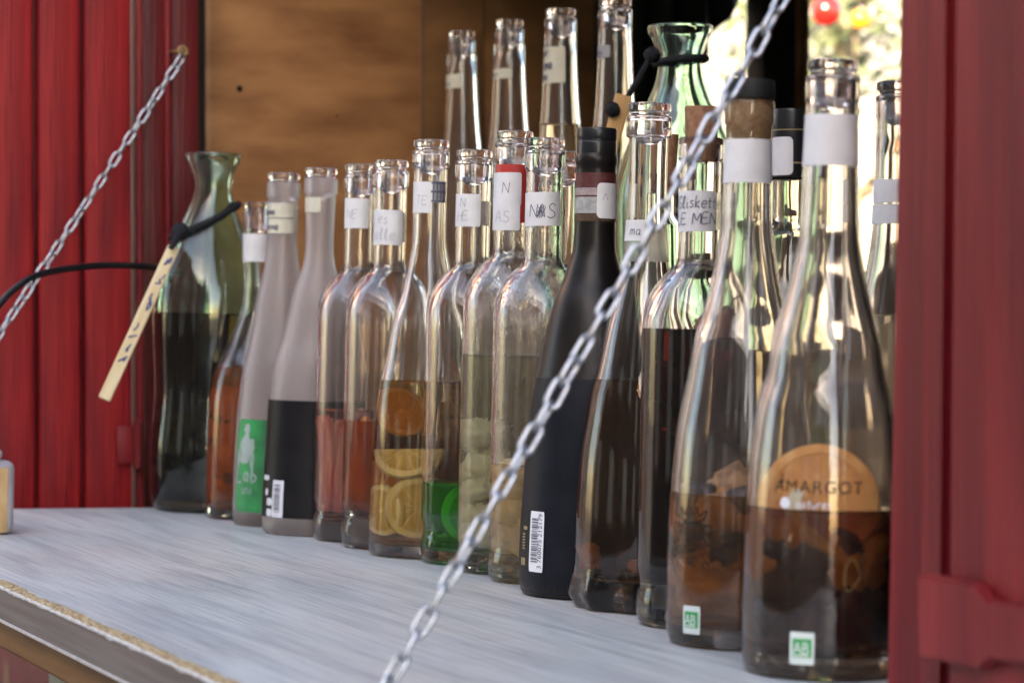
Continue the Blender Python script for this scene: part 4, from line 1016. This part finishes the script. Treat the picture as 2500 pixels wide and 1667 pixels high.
# ---- B12 tall ribbed-foot bottle
B12 = make_sil(1586, 253, 1500, 53, [(1536, 360), (1535, 427), (1531, 539), (1525, 600), (1520, 651), (1507, 698), (1488, 762), (1479, 800), (1453, 921), (1445, 946), (1428, 1037), (1414, 1128), (1409, 1190), (1404, 1273), (1402, 1356), (1402, 1397), (1397, 1430), (1392, 1460), (1394, 1484), (1404, 1500)], G_CLEAR,
              'tall clear bottle of brown tea-coloured liquor with a lobed foot', base_t=.018, mod=lambda t, h: 1 + .05 * max(0, min(1, (.026 - h) / .012)) * math.cos(9 * t + .6))
Lx = patch(B12, 1529, 1583, 539, 590, M_PAPER, wrapL=15, off=.0006); write(Lx, 'ma', .012, .0035, .0065, wd=.0005)
patch(B12, 1527, 1634, 548, 640, M_TAPE, 'tape', off=.0003, wrapL=5, wrapR=8)
liquid(B12, 932, m=L_TEA)
pile(B12, 'orange_peel_piece', 'orange peel piece at the foot of the tall brown bottle', 'fruit', 'peel pieces', meshes('orange_peel_piece', F_ORANGE, 'block', .014), 5, .019, .03, .014, 21, front=.3)

# ---- B13 dark cherry bell
B13 = make_bell(1713, 304, 1540, 53, G_CLEAR, 'clear bottle of black-red liquor with a handwritten label and brown cork', closed='cork', base_t=.028)
V, F = lathe([(0, B13.H - .022), (B13.bore * .96, B13.H - .022), (B13.bore, B13.H - .008), (B13.rr * .80, B13.H + .0085), (B13.rr * .78, B13.H + .0105), (0, B13.H + .0105)], 40); obj('cork', V, F, M_CORKD, B13.root, None, True, 40)
Lx = patch(B13, 1650, 1747, 469, 568, M_PAPER, wrapL=10, slope=.01, corner=.003); write(Lx, 'Gliskette', .0060, .0140, .0072, wd=.0006, sp=.5); write(Lx, 'LE MENT', .0055, .0045, .0066, wd=.0006, sp=.6)
patch(B13, 1745, 1764, 472, 560, M_TAPE, 'tape', off=.0003, wrapR=12)
liquid(B13, 807, m=L_BLACKR)
dm = meshes('date', F_DATE, 'drupe', .017, 1, 5)
pD = B13.h_of_y(772); ax = B13.axis(pD)
root = empty('dried_date', B13.M @ Matrix.Translation((.012 * math.cos(B13.tc + .9), .012 * math.sin(B13.tc + .9), B13.level + .004)) @ Matrix.Rotation(.5, 4, 'Y'))
tag(root, 'wrinkled reddish brown fruit with a stem floating on the black-red liquor', 'fruit')
obj_me('flesh', dm[0], F_DATE, root); V, F = tube(bez([(0, 0, .008), (.002, 0, .017), (.008, .002, .025)], 5), .0008, 7); obj('stem', V, F, F_DARK, root)
pile(B13, 'amber_fruit', 'amber fruit piece sunk in the black-red liquor', 'fruit', 'sunken fruit', meshes('amber_fruit', F_BROWN, 'block', .020), 5, .09, .155, .020, 25, front=.4)

# ---- M bottles
def m_sil(dx, dy, k):  # not used: both outlines measured
    return None
B14 = make_sil(1831, 212, 1590, 58, [(1772, 330), (1766, 450), (1762, 540), (1752, 600), (1739, 670), (1717, 768), (1697, 817), (1682, 898), (1668, 968), (1654, 1038), (1645, 1111), (1638, 1190), (1632, 1281), (1627, 1425), (1626, 1560), (1628, 1590)], G_CLEAR2,
               'clear bottle of brown fruit with a printed crown and a black-topped cork', closed='cork', base_t=.011)
H, rr, bo = B14.H, B14.rr, B14.bore
V, F = lathe([(0, H - .032), (bo * .9, H - .032), (bo, H - .029), (bo + .0003, H - .0075), (0, H - .0075)], 40); ck = obj('cork', V, F, M_CORK, B14.root, None, True, 40)
V, F = lathe([(0, H - .0074), (rr * 1.03, H - .0074), (rr * 1.05, H - .0066), (rr * 1.05, H + .0025), (rr * 1.02, H + .0035), (0, H + .0036)], 48); obj('cap', V, F, M_BLACKM, B14.root, None, True, 40)
Lx = patch(B14, 1762, 1883, 344, 450, M_PAPER, wrapL=10, corner=.001, slope=.01); write(Lx, 'una', .010, .0095, .0055, mat('very_faint_ink', (.60, .58, .62), rough=.7), wd=.0004) if False else None
liquid(B14, 1205, m=L_RUM)
ECO_W = mat('eco_sticker_white', (.62, .70, .68), (.68, .75, .73), rough=.55, scale=30); ECO_G = mat('eco_sticker_green', (.03, .30, .09), (.05, .36, .12), rough=.5, scale=30)
def eco(B, x0, x1, y0, y1):
    L = patch(B, x0, x1, y0, y1, ECO_W, 'eco_sticker', off=.0006, corner=.0005); w_, h_ = L.w, L.h
    f = rects(L, [(w_ * .12, h_ * .22, w_ * .90, h_ * .80)], ECO_G, 'green_field', .0003)
    print_text(L, 'AB', w_ * .14, h_ * .33, h_ * .52, ECO_W, False, .82, 'letters', .0006, .9)
    rects(L, [(w_ * .16, h_ * .26, w_ * .80, h_ * .31)], ECO_W, 'caption_line', .0006); return L
eco(B14, 1673, 1713, 1467, 1534)
Lc = patch(B14, 1650, 1800, 1215, 1400, glass('clear_print_base', (.98, .98, .98), ior=1.02), 'print_field', off=.0003, corner=.001, thick=0) if False else None
class Flat: pass
def virt(B, x0, x1, y0, y1, off=.0005):
    h1, h0 = B.h_of_y(y0), B.h_of_y(y1); rm = B.r((h0 + h1) / 2); L = Lab(); L.B, L.off, L.o = B, off, B.root
    t0 = th_of(B, x0, (h0 + h1) / 2, rm); t1 = th_of(B, x1, (h0 + h1) / 2, rm); L.w = (t1 - t0) * rm; L.h = h1 - h0
    def pos(u, v, o=off):
        h = h0 + v; t = t0 + u / rm; r = B.r(h) + o; return (r * math.cos(t), r * math.sin(t), h)
    L.pos = pos; return L
Lc = virt(B14, 1662, 1732, 1222, 1280); w_, h_ = Lc.w, Lc.h      # printed crown
cr = [[(.06, .78), (.22, .28), (.80, .28), (.96, .74), (.74, .50), (.66, .86), (.51, .52), (.36, .90), (.27, .50), (.06, .78)]]
V, F = ribbon([[(p[0] * w_, p[1] * h_) for p in cr[0]]], Lc.pos, .0008, .0005); obj('printed_crown', V, F, M_PRINTK, B14.root, None, False)
V, F = ribbon([[(.2 * w_, .16 * h_), (.5 * w_, .20 * h_), (.82 * w_, .14 * h_)]], Lc.pos, .0016, .0005); obj('printed_crown_band', V, F, M_PRINTK, B14.root, None, False)
Ln = virt(B14, 1645, 1800, 1280, 1370); rr_ = random.Random(8); pth = []
for i in range(46):
    cx, cy = rr_.uniform(0, Ln.w), rr_.uniform(0, Ln.h); s = rr_.uniform(.0012, .0032)
    pth.append([(cx + s * math.cos(t), cy + s * math.sin(t)) for t in np.linspace(0, rr_.uniform(3.5, 6.2), 6)])
V, F = ribbon(pth, Ln.pos, .0006, .0005); obj('printed_ornament', V, F, M_PRINTK, B14.root, None, False)
dk = meshes('dark_berry', F_DARK, 'berry', .021, 4, 2); br = meshes('soaked_fruit', F_BROWN, 'berry', .024, 4, 8)
pile(B14, 'soaked_fruit', 'brown soaked fruit in the bottle with the printed crown', 'fruit', 'soaked fruit by the crown', br, 24, .013, .085, .0185, 31)
pile(B14, 'dark_berry', 'dark berry in the bottle with the printed crown', 'berry', 'berries by the crown', dk, 9, .02, .085, .017, 33, front=.3)
for k, (x, y, tw, ti) in enumerate(((1700, 1262, -.3, .15), (1790, 1258, .4, .2))):
    citrus(B14, 'orange_slice', ('orange slice behind the printed crown', 'orange slice turned sideways near the crown bottle edge')[k], 'orange slice', 'orange slices by the crown', x, y, .018, tw, ti, .5 + k, depth=.010, **og)

B15 = make_sil(2034, 147, 1664, 63, [(1968, 270), (1961, 408), (1955, 520), (1950, 590), (1941, 628), (1931, 670), (1917, 723), (1889, 810), (1871, 915), (1857, 951), (1843, 1021), (1836, 1075), (1830, 1118), (1819, 1281), (1813, 1425), (1811, 1570), (1812, 1664)], G_CLEAR2,
               'clear bottle of dark fruit and orange slices marked AMARGOT beside the red post', base_t=.011)
patch(B15, 1960, 2092, 283, 408, M_PAPER, wrapL=10, corner=.001)
liquid(B15, 1238, m=L_DRUM)
eco(B15, 1932, 1989, 1522, 1599)
Lt = virt(B15, 1895, 2066, 1155, 1200)
print_text(Lt, 'AMARGOT', Lt.w * .02, Lt.h * .18, .0088, M_PRINTK, False, .98, 'printed_name', .0005, 1.15)
V, F = ribbon([[(Lt.w * .125, Lt.h * .3), (Lt.w * .128, Lt.h * 1.15)], [(Lt.w * .10, Lt.h * .72), (Lt.w * .155, Lt.h * .72)]], Lt.pos, .0008, .0005); obj('printed_spire', V, F, M_PRINTK, B15.root, None, False)
M_WPRINT = mat('white_ink', (.72, .70, .76), rough=.5)
Lw = virt(B15, 1895, 2030, 1200, 1240)
blob(Lw, Lw.w * .22, Lw.h * .55, .0028, .0030, m=M_WPRINT, name='printed_dot', seed=2); write(Lw, 'natures', Lw.w * .42, Lw.h * .28, .0048, M_WPRINT, wd=.0005, name='printed_script')
M_GLD = mat('gold_ink', (.13, .075, .02), rough=.5)
Lg = virt(B15, 2050, 2110, 1330, 1460); V, F = ribbon([[(Lg.w * (.45 + .3 * math.cos(t)), Lg.h * (.5 + .4 * math.sin(t * .5 + .4) * math.sin(t))) for t in np.linspace(0, 6.2, 14)]], Lg.pos, .0010, .0005); obj('printed_ornament', V, F, M_GLD, B15.root, None, False)
citrus(B15, 'orange_slice', 'big round orange slice leaning behind the printed name', 'orange slice', 'orange slices by the post', 1998, 1220, .0315, -.05, .42, .2, depth=.010, thick=.007, **og)
citrus(B15, 'orange_slice', 'orange slice lying slantwise with its pale rind band across the big round slice', 'orange slice', 'orange slices by the post', 2045, 1272, .029, .75, .80, .4, rindm=F_RIND, pithm=F_OPITH, fleshm=F_OFLESH, depth=.010, thick=.006)
citrus(B15, 'orange_slice', 'orange slice standing edge-on under the big round slice', 'orange slice', 'orange slices by the post', 2070, 1400, .026, .8, -.1, 1.2, depth=.010, thick=.007, **og)
citrus(B15, 'orange_slice', 'orange slice pressed to the outer side of the bottle with the name', 'orange slice', 'orange slices by the post', 1862, 1330, .018, -1.0, .1, .6, depth=.010, thick=.006, **og)
pile(B15, 'dark_berry', 'dark berry in the bottle with the printed name', 'berry', 'berries by the post', dk, 40, .013, .070, .0155, 41)
pile(B15, 'soaked_fruit', 'yellow-brown soaked fruit in the bottle with the printed name', 'fruit', 'soaked fruit by the post', meshes('soaked_fruit', mat('yellow_pulp', (.70, .42, .12), (.85, .62, .28), rough=.5, scale=160), 'berry', .018, 3, 4), 7, .045, .078, .013, 43, front=.6)

# ---- second line on the counter
def on_row(x, ytop, b, H, rhw, label, gm, prof, wall=.003, closed='stopper', shelf_z=None, group='bottles behind the first row', bore=None):
    """a bottle standing further in: x of its axis, distance b into the stall"""
    tx = (x - CX) / FPX; z_ = b / (tx * BX.x + BX.y); base = Vector((tx * z_, z_, 0))
    if shelf_z is None: base.z = (PIV - base.dot(BX)) * math.tan(TILT) ; 
    else: base.z = shelf_z
    top = CAMP + ray(x, ytop) * ((z_) / ray(x, ytop).y); H = top.z - base.z
    B = plan(x, ytop, 0, [], rhw, base=base, H=H)
    body = [(t * H, r * H) for t, r in prof]; hs = [p[0] for p in body]; rs = [p[1] for p in body]; q = np.linspace(0, hs[-1], 60)
    body = [(float(h), float(r)) for h, r in zip(q, pchip(hs, rs, q))]; rn = body[-1][1]
    if closed in ('stopper', 'cork'):
        body = [b_ for b_ in body if b_[0] < H - .0225] + lip_stopper(B, 0, rn)
    finish(B, body, wall=wall, glassm=gm, bore=bore or (B.rr * .98 - wall)); 
    if closed == 'stopper': stopper(B)
    tag(B.root, label, 'bottle', group); return B
MPROF = [(0, .108), (.008, .116), (.03, .119), (.15, .120), (.32, .119), (.42, .113), (.50, .102), (.58, .083), (.66, .062), (.73, .051), (.80, .047), (.93, .0435)]
FLUTE = [(0, .093), (.008, .100), (.03, .103), (.20, .103), (.36, .100), (.48, .088), (.58, .070), (.68, .053), (.78, .044), (.86, .040), (.94, .038)]
S1 = on_row(1372, 371, .815, .30, 46, 'clear bottle half hidden behind the scribbled label and the black bottle', G_CLEAR, BELL)
S3 = on_row(2197, 199, .81, .316, 58, 'clear bottle with two white neck labels half hidden by the red post', G_CLEAR2, MPROF)
patch(S3, 2130, 2215, 440, 497, M_PAPER, wrapL=15); patch(S3, 2126, 2215, 500, 548, M_PAPER, wrapL=15, off=.0006)
liquid(S3, 770, m=L_STRAW)
S4 = on_row(1624, 395, .80, .28, 38, 'clear corked bottle standing behind the tall brown bottle', G_CLEAR, MPROF, closed='cork')
V, F = lathe([(0, S4.H - .02), (S4.bore * .9, S4.H - .02), (S4.rr * .86, S4.H + .018), (0, S4.H + .0185)], 32); obj('cork', V, F, M_CORKD, S4.root, None, True, 40)
# bottle with tall black cap and yellowish glass
S5 = on_row(1930, 268, .815, .31, 44, 'bottle of pale liquor with a tall black cap and a white label on it', G_YEL, [(0, .110), (.01, .118), (.03, .120), (.40, .120), (.52, .116), (.60, .100), (.68, .070), (.75, .052), (.86, .046)], closed='cap')
H, rr = S5.H, S5.rr
cr_ = rr * 1.06
V, F = lathe([(0, H - .038), (cr_, H - .0425), (cr_ * 1.01, H - .041), (cr_ * 1.01, H - .002), (cr_ * .97, H), (0, H)], 48); cp = obj('cap', V, F, M_BLACK, S5.root, None, True, 40)
S5.r_old = S5.r; S5.r = lambda h: cr_ * 1.01 if h > S5.H - .043 else S5.r_old(h)
patch(S5, 1886, 1936, 337, 430, M_PAPER, off=.0003, corner=.003)
Lq2 = patch(S5, 1884, 1975, 318, 321, M_GOLD, 'gold_line', off=.0003, corner=.0001, nu=16, nv=2)
Lq3 = patch(S5, 1930, 1975, 398, 402, M_GOLD, 'gold_line', off=.0003, corner=.0001, nu=10, nv=2)
S5.r = S5.r_old; liquid(S5, h=.17, m=L_STRAW)

# ---- shelf row of tall bottles
labs = ['tall clear shelf bottle with a short white neck strip, next to the plywood end', 'tall clear shelf bottle with a short white neck strip, second from the plywood end',
        'tall clear bottle of straw liquor with a wide marked cream label on the shelf', 'tall clear bottle with a pale grey neck strip in front of the dark gap']
for k, (x, y, rh, l0, l1, lx0, lx1) in enumerate(((1128, 77, 32, 184, 218, 1089, 1128), (1244, 50, 33.5, 171, 195, 1203, 1250), (1368, 23, 37.5, 118, 206, 1322, 1380), (1501, 0, 40, 114, 144, 1457, 1490))):
    B = on_row(x, y, .985, .365, rh, labs[k], G_CLEAR2, FLUTE, shelf_z=SHZ, group='tall bottles on the shelf')
    Lx = patch(B, lx0, lx1, l0, l1, M_PAPERO if k != 3 else mat('grey_strip', (.34, .33, .33), (.42, .41, .41), rough=.7), wrapL=15)
    if k == 2: write(Lx, 'ur', .008, .0240, .008, wd=.0014); write(Lx, 'ea', .010, .0125, .009, wd=.0018); write(Lx, 'na', .008, .0030, .007, wd=.0012)
    else: write(Lx, 'ens' if k else 'ian', .007, .0022, .0055, wd=.0007)
    if k == 2: liquid(B, h=.27, m=L_STRAW)
    if k == 0: liquid(B, h=.10, m=L_STRAW)

# ---- right green jug with cord and tag
tx = (1660 - CX) / FPX; zj = .955 / (tx * BX.x + BX.y); bj = Vector((tx * zj, zj, SHZ)); tp = CAMP + ray(1660, 62) * (zj / ray(1660, 62).y)
BJ = plan(1660, 62, 0, [], 73, base=bj, H=tp.z - SHZ); make_jug(BJ, 'pale green glass jug with flared lip on the shelf behind the corked bottles')
neck_cord(BJ, BJ.h_of_y(150), .002, .0030, 'black cord tied round the neck of the green jug on the shelf', [CAMP + ray(1592, 135) * 1.985, CAMP + ray(1560, 190) * 1.98, CAMP + ray(1524, 250) * 1.975, CAMP + ray(1512, 262) * 1.975])
sroot, SM, sl = stick(BJ, (1523, 232, 1.975), (1392, 720, 1.945), .0135, .004, M_TAGW, 'honey coloured wooden tag with black blobs hanging from the shelf jug', [], M_INK)
for t, sx in ((.93 - .02, -.0052), (.62, .001), (.515, .002)):
    bmk = bmesh.new(); bmesh.ops.create_icosphere(bmk, subdivisions=3, radius=.0056)
    for v in bmk.verts: v.co *= 1 + .25 * noise.noise(v.co * 500)
    bm_obj('black_bead', bmk, M_CORD, sroot, Matrix.Translation((sx, -.005, t * sl)), True)

# ------------------------------------------------------------------ square jar at the left edge
pj = on_counter(-90, 1298); Mj = Matrix.Translation(pj) @ CROT
jar = empty('wooden_block', Mj); tag(jar, 'wooden block with a tan sawn face and rounded grey edges near the chipped edge', 'block')
zj_ = proj(pj)[2]; hw = .034; hj = (1322 - 1142) * zj_ / FPX
M_GREYP = mat('grey_wood_paint', (.28, .25, .27), (.36, .33, .35), rough=.55, scale=30, bump=.1)
M_SAWN = mat('sawn_tan_wood', (.46, .26, .11), (.66, .43, .22), rough=.8, scale=30, stretch=(2, 2, .7), bump=.25, bscale=120)
bm_obj('block', box_bm(-hw, hw, -hw, hw, .0004, hj, .007, 4), M_GREYP, jar, None, True, 60)
bm_obj('sawn_face', box_bm(-hw + .005, hw - .0065, -hw - .0006, -hw + .01, .002, hj - .006, .0005, 1), M_SAWN, jar, None, True, 60)
bm_obj('sawn_face', box_bm(-hw - .0006, -hw + .01, -hw + .0065, hw - .0065, .002, hj - .006, .0005, 1), M_SAWN, jar, None, True, 60)
bm_obj('cleat', box_bm(-hw * .86, hw * .72, -hw * .86, hw * .86, hj + .0002, hj + .009, .004, 3), M_GREYP, jar, None, True, 60)

# ------------------------------------------------------------------ chains and cable
def link_mesh(pitch, wire, wid):
    L2 = pitch / 2 - (wid - wire) / 2 + wire * .5; r = (wid - wire) / 2; P = []
    for i in range(9): t = -math.pi / 2 + math.pi * i / 8; P.append((r * math.sin(t) * 1.0, 0, 0) if False else (r * math.cos(t + math.pi / 2), 0, L2 + r * math.sin(t + math.pi / 2)))
    P = [(r * math.cos(t), 0, L2 + r * math.sin(t)) for t in np.linspace(0, math.pi, 9)] + [(-r, 0, 0)] + [(r * math.cos(t), 0, -L2 + r * math.sin(t)) for t in np.linspace(math.pi, 2 * math.pi, 9)] + [(r, 0, 0)]
    V, F = tube(P, wire / 2, 10, True); me = bpy.data.meshes.new('link'); me.from_pydata([tuple(v) for v in V], [], F); me.materials.append(M_ZINC)
    me.polygons.foreach_set('use_smooth', [True] * len(me.polygons)); return me
LM = link_mesh(.0122, .0026, .0090)
def chain(P0, P1, label, sag=.004, roll=.6):
    ln = (P1 - P0).length; n = int(ln / .0122); root = empty('chain', Matrix.Translation(P0)); tag(root, label, 'chain', 'chains holding the counter')
    rnd = random.Random(int(ln * 1e4)); pts = [P0 + (P1 - P0) * (i / n) - Vector((0, 0, sag * 4 * (i / n) * (1 - i / n))) for i in range(n + 1)]
    for i in range(n):
        c = (pts[i] + pts[i + 1]) / 2; d = (pts[i + 1] - pts[i]).normalized()
        o = bpy.data.objects.new('link', LM); COL.objects.link(o); o.parent = root
        o.matrix_local = Matrix.Translation(c - P0) @ d.to_track_quat('Z', 'Y').to_matrix().to_4x4() @ Matrix.Rotation(roll + (math.pi / 2 if i % 2 else 0) + rnd.uniform(-.4, .4), 4, 'Z') @ Matrix.Rotation(rnd.uniform(-.05, .05), 4, 'Y')
    return root
AR, AL = 1.06, 2.315
q0 = hit_a(946, 1667, AR); q1 = hit_a(1903, 0, AR); d = (q0 - q1); up = q1 - d * .32; low = q0 + d * ((.012 - q0.z) / d.z if d.z else 0)
rc = chain(up, low, 'steel chain running down from the red post across the near bottles', sag=.003, roll=.75)
q0 = hit_a(446, 138, AL); q1 = hit_a(0, 808, AL); d = q1 - q0; low2 = q0 + d * ((.012 - q0.z) / d.z)
lc = chain(q0, low2, 'steel chain running down in front of the far red shutter', sag=.002, roll=.7)
def eye(p, root, axis):
    V, F = tube([(.0042 * math.cos(t), 0, .0042 * math.sin(t)) for t in np.linspace(0, 6.2832, 18)[:-1]], .0014, 8, True); o = obj('eye_bolt', V, F, mat('brass_hook', (.30, .19, .08), (.42, .28, .13), rough=.6, metal=.2), root)
    o.matrix_local = Matrix.Translation(p - root.matrix_world.translation) @ LVL
    V, F = tube([(0, 0, 0), axis], .0016, 8); s = obj('shank', V, F, MATS['brass_hook'], root); s.matrix_local = Matrix.Translation(p - root.matrix_world.translation) @ LVL
eye(q0 + Vector((0, 0, .005)), lc, (.004, .06, .004)); eye(low2 - Vector((0, 0, .003)), lc, (0, 0, -.02)); eye(low - Vector((0, 0, .003)), rc, (0, 0, -.02)); eye(up, rc, (.03, -.03, 0))
cpts = [CAMP + ray(x, y) * z for x, y, z in ((-40, 800, 2.20), (-8, 752, 2.21), (28, 712, 2.22), (85, 674, 2.235), (160, 657, 2.26), (250, 648, 2.29), (330, 649, 2.325), (385, 653, 2.36), (430, 660, 2.40))]
V, F = tube(bez(cpts, 6), .0030, 10); cb = obj('cable', [v - cpts[0] for v in V], F, M_CABLE, None, Matrix.Translation(cpts[0])); tag(cb, 'thin black cable arching from the jamb across the far chain', 'cable')
